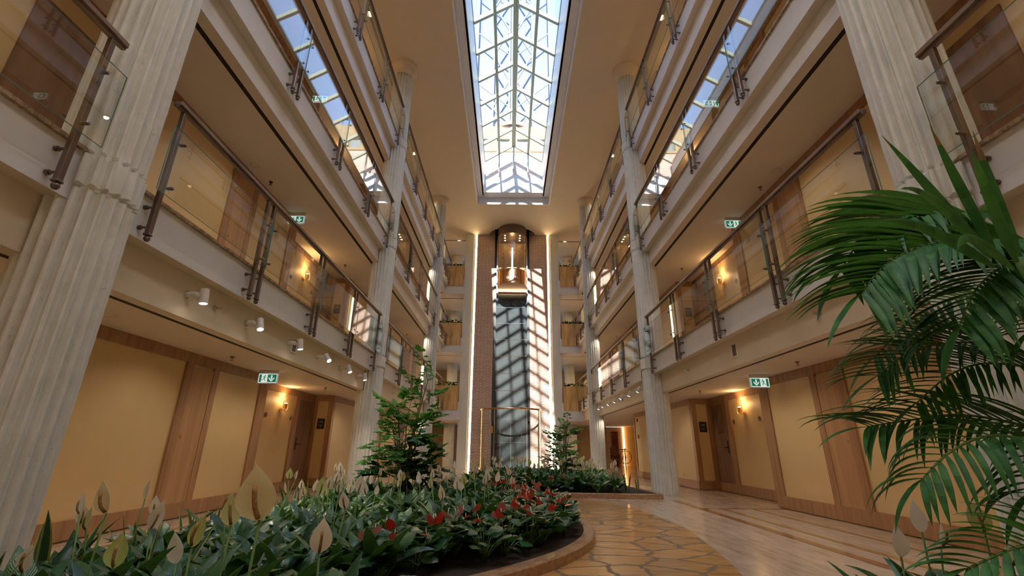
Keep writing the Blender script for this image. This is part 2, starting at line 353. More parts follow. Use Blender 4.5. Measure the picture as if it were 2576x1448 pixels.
# ================================================================== ARCHITECTURE
def X(s, a): return XC + s*a
SIDE = {-1: 'left', 1: 'right'}
LEV = [3.25, 6.60, 9.95]
CEIL = [2.34, 5.80, 9.10, 12.83]
BASE = [0.0] + LEV
TOP = 12.83
def struct(name, mb, mats, label=None, smooth=False, parent=None):
    o = mb.build(name, mats, parent, smooth)
    if parent is None: o['kind'] = 'structure'
    if label: o['label'] = label
    return o
# floor
mb = MB().box(-7, -3, -0.12, 10, 31, 0.0); struct('floor', mb, M['floor'], 'polished beige travertine floor slabs')
mb = MB()
for s in (-1, 1):
    mb.box(X(s, 3.33), -3, 0.001, X(s, 3.45), 10.3, 0.004, 0)
    mb.box(X(s, 3.72), -3, 0.001, X(s, 3.80), 9.0, 0.004, 1)
    mb.box(X(s, 4.30), -3, 0.001, X(s, 4.36), 9.0, 0.004, 1)
    mb.box(X(s, 3.45), 9.0, 0.001, X(s, 4.92), 9.08, 0.004, 0)
    mb.box(X(s, 3.33), 12.2, 0.001, X(s, 3.45), 19.8, 0.004, 0)
struct('floor_inlay', mb, [M['stripe'], M['stripe2']], 'reddish and golden marble bands inlaid in the floor')

def catmull(P, n=10, closed=True):
    out = []; m = len(P)
    for i in range(m if closed else m-1):
        p0, p1, p2, p3 = (P[(i-1) % m], P[i], P[(i+1) % m], P[(i+2) % m]) if closed else (P[max(i-1,0)], P[i], P[i+1], P[min(i+2,m-1)])
        for k in range(n):
            t = k/n
            out.append(tuple(0.5*((2*p1[j]) + (-p0[j]+p2[j])*t + (2*p0[j]-5*p1[j]+4*p2[j]-p3[j])*t*t + (-p0[j]+3*p1[j]-3*p2[j]+p3[j])*t**3) for j in range(len(p1))))
    if not closed: out.append(tuple(P[-1]))
    return out
BED1 = catmull([(-0.9,3.15),(-0.3,3.72),(0.28,4.36),(0.70,5.0),(0.97,5.7),(1.07,6.5),(1.03,7.5),(0.80,8.5),(0.25,9.4),(-0.7,9.95),(-1.9,10.1),(-2.75,9.7),(-3.02,8.6),(-3.05,7),(-3.05,5.4),(-2.95,4.2),(-3.05,3.0),(-3.0,2.0),(-2.5,1.5),(-1.8,1.9)], 8)
BED2 = catmull([(-0.75,11.3),(-0.2,10.98),(0.6,10.82),(1.9,10.66),(3.0,10.56),(3.35,10.7),(3.3,11.6),(3.15,13.2),(2.8,14.8),(2.1,15.8),(1.0,16.3),(-0.1,16.1),(-0.9,15.0),(-1.2,13.4),(-1.1,12.0)], 8)
BED3 = catmull([(1.75,2.75),(2.3,3.05),(2.95,2.9),(3.2,2.3),(3.1,1.5),(2.5,1.2),(1.9,1.45),(1.6,2.1)], 8)
def offset(P, d):
    out = []; n = len(P)
    for i in range(n):
        a, b = Vector(P[i-1]), Vector(P[(i+1) % n]); t = (b-a).normalized(); out.append((P[i][0] + t.y*d, P[i][1] - t.x*d))
    return out
def bed(P, lab, labs):
    inn = offset(P, -0.13); n = len(P); mb = MB()
    vs = [(x,y,0) for x,y in P] + [(x,y,0.085) for x,y in P] + [(x,y,0.10) for x,y in offset(P,-0.015)] + [(x,y,0.10) for x,y in inn] + [(x,y,0.0) for x,y in inn]
    fs = [(k*n+i, k*n+(i+1)%n, (k+1)*n+(i+1)%n, (k+1)*n+i) for k in range(4) for i in range(n)]
    mb.add(vs, fs); o = mb.build('flower_bed_kerb', M['kerb'], None, True); smooth_angle(o, 30)
    setp(o, lab, 'kerb')
    mb = MB(); mb.add([(x,y,0.085) for x,y in inn] + [(x,y,0.004) for x,y in inn], [tuple(range(n))] + [(i,(i+1)%n,n+(i+1)%n,n+i) for i in range(n)])
    o = mb.build('garden_soil', M['soil']); setp(o, labs, 'soil', kind='stuff')
bed(BED1, 'rounded travertine kerb around the large near flower bed', 'dark soil in the large near flower bed')
bed(BED2, 'low travertine kerb around the farther flower bed before the lift', 'dark soil in the farther flower bed before the lift')
bed(BED3, 'low kerb around the small bed below the tall palm', 'dark soil in the small bed below the tall palm')
# crazy-paved path (curved outer edge)
outer = catmull([(-3.9,10.4),(-1.2,11.6),(0.4,11.3),(1.30,10.80),(1.95,9.9),(2.33,8.4),(2.40,7.0),(2.27,5.9),(1.98,4.4),(1.5,3.2),(0.8,2.0),(0.0,1.0),(-1.2,-0.2),(-2.6,-0.6),(-3.2,0.4)], 8)
mb = MB().prism(outer, 0.0005, 0.006); struct('floor_path', mb, M['flag'], 'crazy paved stone path with dark joints')

# columns
def column_mesh(h, rad=0.31, nf=22):
    rnd = random.Random(4); per = 7; N = nf*per; zs = []
    z = 0.0
    while z < h: zs.append((z, 0)); z += 0.16
    zs = [q for q in zs if all(not (zf-0.34 < q[0] < zf+0.05) for zf in LEV)]
    for zf in LEV:
        for zz, d in ((zf-0.335,0),(zf-0.325,1),(zf-0.30,1),(zf-0.29,2),(zf-0.15,2),(zf-0.03,2),(zf-0.02,1),(zf+0.005,1),(zf+0.015,0)): zs.append((zz, d))
    zs.append((h, 0)); zs.sort(); vs = []
    for z, d in zs:
        for k in range(N):
            t = (k % per)/per
            fl = 0.0 if t < 0.27 else math.sin((t-0.27)/0.73*PI)**0.7*0.058
            r = rad - fl
            if d == 1: r = rad - 0.045 - 0.004*math.sin(k*1.7)
            elif d == 2: r += 0.018
            r += rnd.uniform(-0.0022, 0.0022)
            g = 2*PI*k/N; vs.append((r*math.cos(g), r*math.sin(g), z))
    fs = [(i*N+k, i*N+(k+1)%N, (i+1)*N+(k+1)%N, (i+1)*N+k) for i in range(len(zs)-1) for k in range(N)]
    fs.append(tuple(reversed(range(N))))
    return MB().add(vs, fs)
proto = None
cols = [(3.4, 'near'), (11.8, 'middle'), (20.2, 'far')]
def shaftcol(x, y, lab, grp):
    global proto
    if proto is None:
        proto = empty('fluted_column', (x, y, 0))
        smooth_angle(column_mesh(TOP-0.10).build('shaft', M['stone'], proto), 16)
        cp = MB().lathe([(0.29, 12.40), (0.305, 12.42), (0.31, 12.50), (0.33, 12.58), (0.39, 12.66), (0.425, 12.70), (0.435, 12.76), (0.435, 12.829)], n=48)
        smooth_angle(cp.build('capital', M['cream'], proto), 50); o = proto
    else:
        o = copy_tree(proto); o.location = (x, y, 0)
    setp(o, lab, 'column', grp)
for s in (-1, 1):
    for y, w in cols:
        shaftcol(X(s, 3.66), y, 'fluted plaster column, %s one of the %s row' % ({'near':'nearest','middle':'middle','far':'farthest'}[w], SIDE[s]), 'fluted columns along the atrium')
    shaftcol(X(s, 3.55), 27.6, 'fluted column in the back hall, %s of the lift' % SIDE[s], 'fluted columns behind the lift')

# gallery slabs with fascia, soffit and slot
for s in (-1, 1):
    for li, zf in enumerate(LEV):
        zs = CEIL[li]; y0, y1 = -3, 23.95; mb = MB(); A = 5.6
        def q(a0, z0, a1, z1, mi, ya=y0, yb=y1):
            mb.add([(X(s,a0),ya,z0),(X(s,a1),ya,z1),(X(s,a1),yb,z1),(X(s,a0),yb,z0)], [(0,1,2,3)], mi=mi)
        q(A, zf, 3.58, zf, 3); q(3.58, zf, 3.58, zf-0.43, 0); q(3.58, zf-0.43, 3.73, zf-0.43, 1)
        q(3.73, zf-0.43, 3.73, zs, 1 if li == 0 else 0); q(3.73, zs, 3.89, zs, 2); q(3.96, zs, A, zs, 2)
        mb.box(X(s,2.70) if False else X(s,3.58), y1, zf-0.43, X(s,5.6), 30, zf, 0)
        mb.box(X(s,3.73), y1, zs+0.0, X(s,5.6), 24.85, zf-0.43, 2); mb.box(X(s,3.73), 24.93, zs, X(s,5.6), 30, zf-0.43, 2)
        # back return between side gallery and pillar
        mb.box(X(s,2.60), 23.93, zs, X(s,3.73), 24.85, zf-0.02, 0); mb.box(X(s,2.60), 24.93, zs, X(s,3.73), 30, zf-0.02, 2)
        mb.box(X(s,0.9), 25.6, zs, X(s,2.60), 30, zf-0.02, 2)
        o = struct('gallery_slab', mb, [M['paint'], M['cream'], M['ceil'], M['floor']], 'white gallery slab, level %d on the %s' % (li+1, SIDE[s]))
        mb = MB(); mb.box(X(s,3.885), y0, zs+0.001, X(s,3.965), y1, zs+0.06); mb.box(X(s,2.69), 24.84, zs+0.003, X(s,5.6), 24.94, zs+0.06)
        struct('trim_%d' % (10+li+(5 if s > 0 else 0)), mb, M['slot'], 'black recessed ceiling slot of level %d, %s' % (li+1, SIDE[s]))
        mb = MB(); rnd = random.Random(li*7+s)
        yy = -3.0
        while yy < 23.6:
            L = min(1.25+rnd.random()*0.2, 23.7-yy); mb.box(X(s,3.545+rnd.random()*0.006), yy, zf-0.005, X(s,3.75), yy+L-0.006, zf+0.028); yy += L
        struct('trim_%d' % (20+li+(5 if s > 0 else 0)), mb, M['granite'], 'mottled granite edging of level %d, %s' % (li+1, SIDE[s]))
# right-hand ground hall beyond the wall: its ceiling
mb = MB().box(X(1,5.6), 18.9, 2.34, 9.9, 31, 3.2); struct('ceiling_hall', mb, M['ceil'], 'hall ceiling past the red alarms')

# main ceiling with skylight opening and lift arch
SX, SY0, SY1 = 1.83, -2.3, 20.56; IX, IY0, IY1 = 1.49, -1.95, 20.05; SCX = 0.125
mb = MB(); z = TOP
mb.add([(-6.4,-3,z),(SCX-SX,-3,z),(SCX-SX,SY1,z),(-6.4,SY1,z)], [(0,1,2,3)]); mb.add([(SCX+SX,-3,z),(9.9,-3,z),(9.9,SY1,z),(SCX+SX,SY1,z)], [(0,1,2,3)])
mb.add([(SCX-SX,-3,z),(SCX+SX,-3,z),(SCX+SX,SY0,z),(SCX-SX,SY0,z)], [(0,1,2,3)])
arc = [(XC+1.32*math.cos(PI*k/32), 24.15-0.98*math.sin(PI*k/32)) for k in range(33)]
P = [(-6.4,SY1),(9.9,SY1),(9.9,24.15)] + arc + [(-6.4,24.15)]
mb.add([(x,y,z) for x,y in P], [tuple(range(len(P)))])
mb.add([(-6.4,24.15,z),(XC-1.9,24.15,z),(XC-1.9,31,z),(-6.4,31,z)], [(0,1,2,3)]); mb.add([(XC+1.9,24.15,z),(9.9,24.15,z),(9.9,31,z),(XC+1.9,31,z)], [(0,1,2,3)])
n = len(arc); mb.add([(x,y,z) for x,y in arc]+[(x,y,14.2) for x,y in arc], [(i,i+1,n+i+1,n+i) for i in range(n-1)]+[tuple(range(n,2*n))])
struct('ceiling', mb, M['ceil'], 'plain cream atrium ceiling around the skylight')
mb = MB()
for s in (-1, 1): mb.box(X(s,4.20), -3, TOP-0.004, X(s,4.27), 23.9, TOP+0.002)
for s in (-1, 1): mb.box(X(s,2.7), 24.95, TOP-0.004, X(s,4.9), 25.03, TOP+0.002)
struct('trim_30', mb, M['slot'], 'black slots in the top ceiling')
# skylight tray and well
mb = MB(); x0, x1, i0, i1 = SCX-SX, SCX+SX, SCX-IX, SCX+IX; t = 13.2
def loopq(x0,y0,x1,y1,z0, a0,b0,a1,b1,z1, mi=0):
    A = [(x0,y0,z0),(x1,y0,z0),(x1,y1,z0),(x0,y1,z0)]; B = [(a0,b0,z1),(a1,b0,z1),(a1,b1,z1),(a0,b1,z1)]
    mb.add(A+B, [(i,(i+1)%4,4+(i+1)%4,4+i) for i in range(4)], mi=mi)
loopq(x0,SY0,x1,SY1,TOP, x0,SY0,x1,SY1,t); loopq(x0,SY0,x1,SY1,t, i0,IY0,i1,IY1,t)
for xx in (i0, i1): mb.add([(xx,IY0,t),(xx,IY1,t),(xx,IY1,15.0),(xx,IY0,15.0)], [(0,1,2,3)], mi=1)
mb.add([(i0,IY1,t),(i1,IY1,t),(i1,IY1,13.72),(i0,IY1,13.72)], [(0,1,2,3)], mi=1); mb.box(i0,IY1+0.0,13.72,i1,IY1+0.3,13.74,1)
mb.add([(i0,IY1+0.1,13.72),(i1,IY1+0.1,13.72),(i1,IY1+0.1,14.3),(i0,IY1+0.1,14.3)], [(0,1,2,3)], mi=1)
mb.add([(i0,IY0,t),(i1,IY0,t),(i1,IY0,14.6),(i0,IY0,14.6)], [(0,1,2,3)], mi=1)
struct('ceiling_well', mb, [M['paint'], M['white']], 'white tray and upstand of the skylight')
mb = MB(); w = 0.035
for (a,b,c,d) in ((x0-w,SY0-w,x0+0.01,SY1+w),(x1-0.01,SY0-w,x1+w,SY1+w),(x0,SY1-0.01,x1,SY1+w),(x0,SY0-w,x1,SY0+0.01)): mb.box(a,b,TOP-0.025,c,d,TOP+0.01)
struct('trim_31', mb, M['white'], 'white bead around the skylight opening')
# glazed roof
sky = empty('window_1', (SCX, 12.5, 15.0)); setp(sky, 'gabled glass skylight with grey-green bars', kind='structure')
RZ, EZ = 15.97, 15.0; PZ = (RZ+EZ)/2; PX = IX/2
mb = MB(); rafY = [4.0+0]*0
ys = [19.90-1.345*k for k in range(17)]      # 19.90 ... 5.1
ye, yb = ys[0], ys[-1]
def bar(p, q2, w, h, mb=None):
    p, q2 = Vector(p), Vector(q2); t = (q2-p).normalized(); side = t.cross(Vector((0,0,1)))
    side = Vector((1,0,0)) if side.length < 1e-4 else side.normalized(); up = side.cross(t).normalized(); vs = []
    for e in (p, q2):
        for a, b in ((-1,-1),(1,-1),(1,1),(-1,1)): vs.append(e + side*a*w/2 + up*b*h/2)
    mb.add(vs, [(0,3,2,1),(4,5,6,7),(0,1,5,4),(1,2,6,5),(2,3,7,6),(3,0,4,7)])
lx = -SCX; 
def L(x, y, z): return (x, y-12.5, z-15.0)
bar(L(0,yb,RZ-0.04), L(0,ye,RZ-0.04), 0.19, 0.18, mb)
for s in (-1, 1):
    bar(L(s*PX,yb,PZ-0.03), L(s*PX,ye,PZ-0.03), 0.105, 0.14, mb); bar(L(s*(IX+0.02),yb,EZ), L(s*(IX+0.02),ye,EZ), 0.08, 0.10, mb)
    for y in ys: bar(L(s*IX,y,EZ-0.02), L(0,y,RZ-0.02), 0.11, 0.15, mb)
    for y in (ye, yb): bar(L(s*PX,y,14.3), L(s*PX,y,PZ), 0.07, 0.07, mb)
for y in (ye, yb): bar(L(0,y,14.3), L(0,y,RZ), 0.075, 0.075, mb)
mb.build('skylight_frame', M['mullion'], sky)
for s in (-1, 1):
    for i in range(len(ys)-1):
        for a, b, za, zb in ((0, PX, RZ, PZ), (PX, IX, PZ, EZ)):
            p = MB().add([L(s*a,ys[i+1],za),L(s*b,ys[i+1],zb),L(s*b,ys[i],zb),L(s*a,ys[i],za)], [(0,1,2,3)]); p.build('glass_pane', M['skyglass'], sky)
g = MB()
for y in (ye, yb): g.add([L(-IX,y,14.3),L(IX,y,14.3),L(IX,y,EZ),L(0,y,RZ),L(-IX,y,EZ)], [(0,1,2,3,4)])
g.build('gable_glass', M['gableglass'], sky)
# outside roof and the shell behind the galleries
mb = MB(); mb.box(-6.4,-3,13.75,SCX-IX-0.08,31,13.9); mb.box(SCX+IX+0.08,-3,13.75,9.9,31,13.9); mb.box(SCX-IX-0.08,IY1+0.32,13.75,SCX+IX+0.08,31,13.9); mb.box(SCX-IX-0.08,-3,13.75,SCX+IX+0.08,IY0-0.1,13.9)
for xx in (SCX-IX-0.08, SCX+IX+0.02): mb.box(xx, IY0-0.1, 13.2, xx+0.06, IY1+0.3, 14.98)
struct('roof_terrace', mb, M['roof'], 'flat roof outside the skylight')
mb = MB(); mb.box(-6.5,-3.1,0,9.9,-3.0,13.8,0); mb.box(-6.5,-3.1,0,-6.4,31,13.8,0); mb.box(9.9,-3.1,0,10.0,31,13.8,0)
struct('wall_front', mb, M['panel'], 'plain outer walls behind the viewer')
for i, s in enumerate((-1, 1)):
    mb = MB()
    mb.box(X(s,0.9), 30, 0, X(s,5.6) if s < 0 else 5.9, 30.1, 13.8)
    struct('wall_back_%s' % SIDE[s], mb, M['panel'], 'warm cream wall at the back of the hall, %s of the lift' % SIDE[s])

# side walls with oak framing on every level
def wallpart(s, li):
    z0 = BASE[li]; z1 = CEIL[li]; yend = 19.0 if (s > 0 and li == 0) else 30.0
    A, B = 4.95, 5.45; mb = MB()
    def q(a0,y0,a1,y1,za=z0,zb=z1): mb.add([(X(s,a0),y0,za),(X(s,a1),y1,za),(X(s,a1),y1,zb),(X(s,a0),y0,zb)], [(0,1,2,3)])
    q(A,-3,A,9.25); q(A,9.25,B,9.25); q(B,9.25,B,12.9); q(B,12.9,A,12.9); q(A,12.9,A,yend)
    if yend < 30: q(A,yend,A+0.5,yend)
    struct('wall_%s' % SIDE[s], mb, M['panel'], 'warm cream panelled wall of level %d, %s side' % (li, SIDE[s]))
    f = MB(); d = 0.03; H = z1-z0
    def fb(a, y0, y1, za, zb, dd=d): f.box(X(s,a), y0, z0+za, X(s,a-dd), y1, z0+zb)
    bh, ch = 0.22, 0.15
    fb(A,-3,9.25,0.02,bh,0.035); fb(A,-3,9.25,H-ch,H-0.002)
    for y0, y1 in ((-0.4,-0.28),(2.88,3.0),(6.84,7.0),(7.5,7.64),(8.98,9.27)): fb(A,y0,y1,bh,H-ch)
    fb(B,9.26,12.89,0.02,bh,0.035); fb(B,9.26,12.89,H-ch,H-0.002)
    for y0, y1 in ((9.3,9.5),(11.70,11.92),(12.78,12.89)): fb(B,y0,y1,bh,H-ch)
    fb(B,11.9,12.8,2.13,H-ch+0.01)
    f.box(X(s,A+0.0), 12.87, z0+0.02, X(s,B-0.03), 12.9, z0+bh); f.box(X(s,A), 12.87, z0+H-ch, X(s,B-0.03), 12.9, z1-0.002)
    f.box(X(s,A+0.001), 12.865, z0+0.02, X(s,A+0.10), 12.899, z1-0.002); f.box(X(s,B-0.03), 12.87, z0+bh, X(s,B-0.10), 12.9, z0+H-ch)
    fb(A,12.9,yend-0.01,0.02,bh,0.035); fb(A,12.9,yend-0.01,H-ch,H-0.002)
    st = [(12.86,13.02),(15.35,15.5)] + ([(15.95,16.1),(18.0,18.12),(20.9,21.05),(21.9,22.05),(25.0,25.15),(27.8,27.95)] if yend > 20 else [(15.95,16.1),(18.86,18.99)])
    for y0, y1 in st: fb(A,y0,y1,bh,H-ch)
    struct('trim_%d' % (1+li+(4 if s > 0 else 0)), f, M['frame'], 'oak framing of level %d, %s side' % (li, SIDE[s]))
DN = 0
def door(s, li, a, y0, y1, h, mat, handle, lab):
    global DN; DN += 1; z0 = BASE[li]
    r = empty('door_%d' % DN, (X(s,a), (y0+y1)/2, z0)); setp(r, lab, kind='structure'); w = (y1-y0)/2
    mb = MB(); mb.box(0, -w, 0.012, -s*0.022, w, h); mb.build('door_leaf', mat, r)
    if handle:
        hy = w-0.12 if handle > 0 else -w+0.12
        mb = MB(); mb.rbox(-s*0.022, hy-0.022, 0.92, -s*0.032, hy+0.022, 1.22); mb.tube([(-s*0.03,hy,1.06),(-s*0.075,hy,1.06),(-s*0.078,hy-math.copysign(0.12,handle),1.06)], 0.009, 8)
        mb.build('door_handle', M['black'], r)
    else:
        MB().lathe([(0.0,-s*0.03),(0.018,-s*0.03),(0.02,-s*0.022)], (0,-w+0.05,1.13), 14, 'x').build('keyhole', M['gold'], r)
for s in (-1, 1):
    for li in range(4):
        wallpart(s, li)
        lv = 'ground floor' if li == 0 else 'gallery level %d' % li
        door(s, li, 4.95, 7.0, 7.5, CEIL[li]-BASE[li]-0.17 if li else 2.15, M['door2'], 0, 'narrow light oak service door, %s, %s wall' % (lv, SIDE[s]))
        door(s, li, 5.45, 11.92, 12.78, 2.13, M['door'], -1, 'dark oak room door in the recess, %s, %s side' % (lv, SIDE[s]))
        if li: door(s, li, 4.95, 3.42, 4.22, 2.13, M['door'], 1, 'dark oak room door beside the near column, %s, %s side' % (lv, SIDE[s]))
        if not (s > 0 and li == 0): door(s, li, 4.95, 21.05, 21.9, 2.13, M['door'], -1, 'dark oak room door near the lift, %s, %s side' % (lv, SIDE[s]))

# ------------------------------------------------------------------ lift tower
mb = MB()
for s in (-1, 1): mb.box(X(s,1.00), 24.2, 0, X(s,1.99), 25.6, 14.0)
for i, s in enumerate((-1, 1)):
    mb = MB().box(X(s,1.00), 24.2, 0.0, X(s,1.995), 25.6, 14.0); o = struct('wall_lift_%s' % SIDE[s], mb, M['brick'], 'roman brick pier, %s of the lift shaft' % SIDE[s])
    mb = MB(); mb.box(X(s,2.22), 24.1, 0.1, X(s,2.69), 25.6, TOP+0.02); mb.box(X(s,2.13), 24.2, 0, X(s,2.23), 25.6, TOP+0.02); mb.box(X(s,1.99), 24.17, 0, X(s,2.03), 25.6, TOP+0.02); mb.box(X(s,2.02), 24.34, 0, X(s,2.14), 25.6, TOP+0.02)
    mb.box(X(s,2.19), 24.06, 0, X(s,2.72), 25.6, 0.12)
    struct('wall_pillar_%s' % SIDE[s], mb, M['pillar'], 'smooth pale pillar, %s of the lift' % SIDE[s])
    mb = MB().box(X(s,2.045), 24.27, 0.02, X(s,2.115), 24.335, TOP)
    setp(mb.build('led_strip', M['led']), 'glowing warm light strip up the pillar, %s of the lift' % SIDE[s], 'light strip', 'light strips beside the lift')
# shaft
mb = MB(); mb.box(X(-1,1.0), 24.42, 2.35, X(1,1.0), 24.5, 14.0)
struct('wall_shaft', mb, M['shaft'], 'grey glazed back wall of the lift shaft')
mb = MB()
for s in (-1, 1): mb.box(X(s,0.90), 24.2, 2.3, X(s,1.0), 24.42, 14.0); mb.box(X(s,0.86), 24.28, 2.3, X(s,0.905), 24.36, 14.0)
sh = struct('trim_40', mb, M['shaftdark'], 'dark guide rails at both edges of the lift shaft')
mb = MB(); z = 2.95
while z < 13: mb.box(X(-1,0.92), 24.405, z, X(1,0.92), 24.425, z+0.016); z += 0.915
struct('trim_41', mb, M['chrome'], 'shiny joints across the lift shaft panels')
# landing doors of the lift at the ground
ld = empty('door_40', (XC, 24.36, 0)); setp(ld, 'dark glass lift doors at the foot of the shaft', kind='structure')
mb = MB(); mb.box(-0.98,0.0,0.0,0.98,0.1,2.36); mb.build('door_surround', M['shaftdark'], ld)
for s in (-1, 1): MB().box(s*0.012,-0.03,0.05,s*0.78,0.0,2.25).build('door_leaf', M['liftdoor'], ld)
for s in (-1, 1): MB().tube([(s*0.33,-0.07,1.35),(s*0.33,-0.07,1.75)], 0.014, 8).build('door_handle', M['gold'], ld)
mb = MB(); mb.box(-0.86,-0.04,0.03,-0.82,0.0,2.9); mb.box(0.82,-0.04,0.03,0.86,0.0,2.9); mb.box(-0.006,-0.035,0.05,0.006,-0.028,2.25); mb.box(-0.86,-0.04,1.28,0.86,-0.032,1.29); mb.build('door_bars', M['steel'], ld)
setp(MB().box(XC-0.99,24.19,1.72,XC-0.90,24.215,2.05).build('call_panel', M['gold']), 'brass lift call panel on the pier', 'panel')

def Upath(w, d, n=18, yb=0.0):
    """half-round plan: straight sides from the back, then a semicircle of radius w towards the viewer"""
    P = [(-w, yb)] + [(-w*math.cos(PI*k/n), yb-(d-w)-w*math.sin(PI*k/n)) for k in range(n+1)] + [(w, yb)]
    return P
def uwall(mb, P, z0, z1, mi=0):
    n = len(P); mb.add([(x,y,z0) for x,y in P]+[(x,y,z1) for x,y in P], [(i,i+1,n+i+1,n+i) for i in range(n-1)], mi=mi)
def ucap(mb, P, z, mi=0): mb.add([(x,y,z) for x,y in P], [tuple(range(len(P)))], mi=mi)
car = empty('glass_lift_car', (XC+0.01, 24.15, 9.30)); setp(car, 'round-fronted glass lift car with copper skirt high on the brick tower', 'lift')
U = Upath(0.80, 1.40); mb = MB(); ucap(mb, U, 0.045); mb.build('underside', M['soffit'], car); mb = MB(); uwall(mb, U, 0.05, 0.86); ucap(mb, U, 0.86); smooth_angle(mb.build('copper_skirt', M['copper'], car), 40)
mb = MB().box(-0.88,-0.05,-0.12,0.88,0.06,-0.02); mb.build('bottom_rail', M['copper'], car)
mb = MB().box(-0.85,-0.06,-0.02,0.85,0.02,0.05); mb.build('bottom_light', M['led'], car)
mb = MB(); uwall(mb, U, 0.86, 3.0); smooth_angle(mb.build('curved_glass', M['amberglass'], car), 40)
mb = MB(); ucap(mb, U, 3.0); ucap(mb, U, 3.02); uwall(mb, Upath(0.82,1.42), 3.0, 4.2); smooth_angle(mb.build('roof_skirt', M['bronze'], car), 40)
for zz in (0.86, 1.92, 2.98): MB().tube([(x,y,zz) for x,y in Upath(0.81,1.41)], 0.014, 6).build('glass_ring', M['gold'], car)
mb = MB()
for s in (-1, 1): mb.box(s*0.80,-0.10,-0.1,s*0.87,0.06,3.6)
mb.build('side_frame', M['copper'], car)
mb = MB(); mb.box(-0.79,0.0,0.87,0.79,0.04,2.99); mb.box(-0.42,-0.03,0.87,0.42,0.0,2.75); mb.build('cabin_wall', M['cabin'], car)
mb = MB()
for k in range(6): mb.box(-0.78,-0.012,2.05+k*0.14,0.78,0.0,2.065+k*0.14)
mb.build('cabin_wall_lines', M['gold'], car)
for sx in (-0.42, 0.42):
    for yy in (-0.35, -0.68, -1.0): MB().lathe([(0,2.985),(0.035,2.985),(0.04,2.999)], (sx,yy,0), 12).build('ceiling_spot', M['cabinlight'], car)
MB().tube([(0,-1.405,0.62),(0,-1.405,2.05)], 0.035, 10).build('vertical_light', M['cabinglow'], car)
for s in (-1, 1): MB().tube([(s*0.74,-0.3,1.55),(s*0.68,-0.45,1.5),(s*0.68,-0.45,1.3),(s*0.74,-0.3,1.25)], 0.012, 6).build('grab_handle', M['chrome'], car)
def text_mesh(body, size, align='CENTER', ext=0.004):
    cu = bpy.data.curves.new('t', 'FONT'); cu.body = body; cu.size = size; cu.align_x = align; cu.align_y = 'CENTER'; cu.extrude = ext
    ob = bpy.data.objects.new('t', cu); COL.objects.link(ob); bpy.context.view_layer.update()
    me = bpy.data.meshes.new_from_object(ob.evaluated_get(bpy.context.evaluated_depsgraph_get())); bpy.data.objects.remove(ob); bpy.data.curves.remove(cu)
    return me
def text_obj(name, body, size, mat, parent, fn, **k):
    me = text_mesh(body, size, **k)
    for v in me.vertices: v.co = fn(v.co.copy())
    me.materials.clear(); me.materials.append(mat); o = bpy.data.objects.new(name, me); COL.objects.link(o); o.parent = parent; return o
def onskirt(zc):
    def f(co):
        g = co.x/0.80; r = 0.806 + max(0, co.z); return Vector((r*math.sin(g), -(1.40-0.80)-r*math.cos(g), zc+co.y))
    return f
text_obj('lettering', 'GLORIA', 0.19, M['white'], car, onskirt(0.34))
ll = bpy.data.lights.new('cabin_lamp', 'POINT'); ll.energy = 9; ll.color = (1,0.76,0.46); ll.shadow_soft_size = 0.1; lo = bpy.data.objects.new('cabin_lamp', ll); COL.objects.link(lo); lo.location = (0,-0.55,2.6); lo.parent = car
# guard screen at the foot
gd = empty('glass_guard_screen', (XC, 24.16, 0)); setp(gd, 'curved glass guard with copper rail at the foot of the lift', 'glass screen')
U = Upath(1.52, 1.95, 28)
n = len(U)
mb = MB(); mb.tube([(x,y,2.80) for x,y in U], 0.045, 8); smooth_angle(mb.build('copper_rail', M['copper'], gd))
mb = MB(); uwall(mb, Upath(1.56,1.99,28), 0.0, 0.13); uwall(mb, Upath(1.46,1.89,28), 0.0, 0.13); 
UI, UO = Upath(1.46,1.89,28), Upath(1.56,1.99,28); mb.add([(x,y,0.13) for x,y in UI]+[(x,y,0.13) for x,y in UO], [(i,i+1,n+i+1,n+i) for i in range(n-1)]); mb.build('base_ring', M['copper'], gd)
for k0, k1 in ((0,5),(5,12),(12,18),(18,25),(25,n-1)):
    mb = MB(); seg = U[k0:k1+1]; mm = len(seg); mb.add([(x,y,0.13) for x,y in seg]+[(x,y,2.78) for x,y in seg], [(i,i+1,mm+i+1,mm+i) for i in range(mm-1)]); mb.build('glass_panel', M['guardglass'], gd, True)
for k in (5, 25): MB().tube([(U[k][0],U[k][1],0.1),(U[k][0],U[k][1],2.78)], 0.022, 8).build('brass_post', M['gold'], gd)
for k in (12, 18, 2, n-3): MB().tube([(U[k][0],U[k][1],0.1),(U[k][0],U[k][1],2.78)], 0.007, 6).build('thin_post', M['steel'], gd)

# ------------------------------------------------------------------ balustrades
def mesh_of(mb, mat, smooth=False):
    o = mb.build('m', mat, None, smooth); me = o.data; bpy.data.objects.remove(o); return me
pm = MB().rbox(-0.026,-0.024,-0.40,0.022,0.024,0.985,0.006); pm.tube([(0,0,-0.12),(0.11,0,-0.12)], 0.012, 8); pm.tube([(0,0,-0.33),(0.11,0,-0.33)], 0.012, 8)
ME_POST = {}
for s in (-1, 1):
    pm = MB().rbox(-0.026,-0.024,-0.40,0.022,0.024,0.985,0.006)
    for zz in (-0.12, -0.33): pm.tube([(0,0,zz),(s*0.11,0,zz)], 0.012, 8); pm.tube([(s*0.085,0,zz),(s*0.11,0,zz)], 0.022, 10)
    ME_POST[s] = mesh_of(pm, M['bronze'])
fm = MB().rbox(-0.032,-0.03,-0.415,0.028,0.03,-0.398,0.008); fm.lathe([(0.0,-0.475),(0.016,-0.472),(0.027,-0.455),(0.029,-0.440),(0.020,-0.424),(0.012,-0.414)], n=14)
ME_FIN = mesh_of(fm, M['bronze'], True)
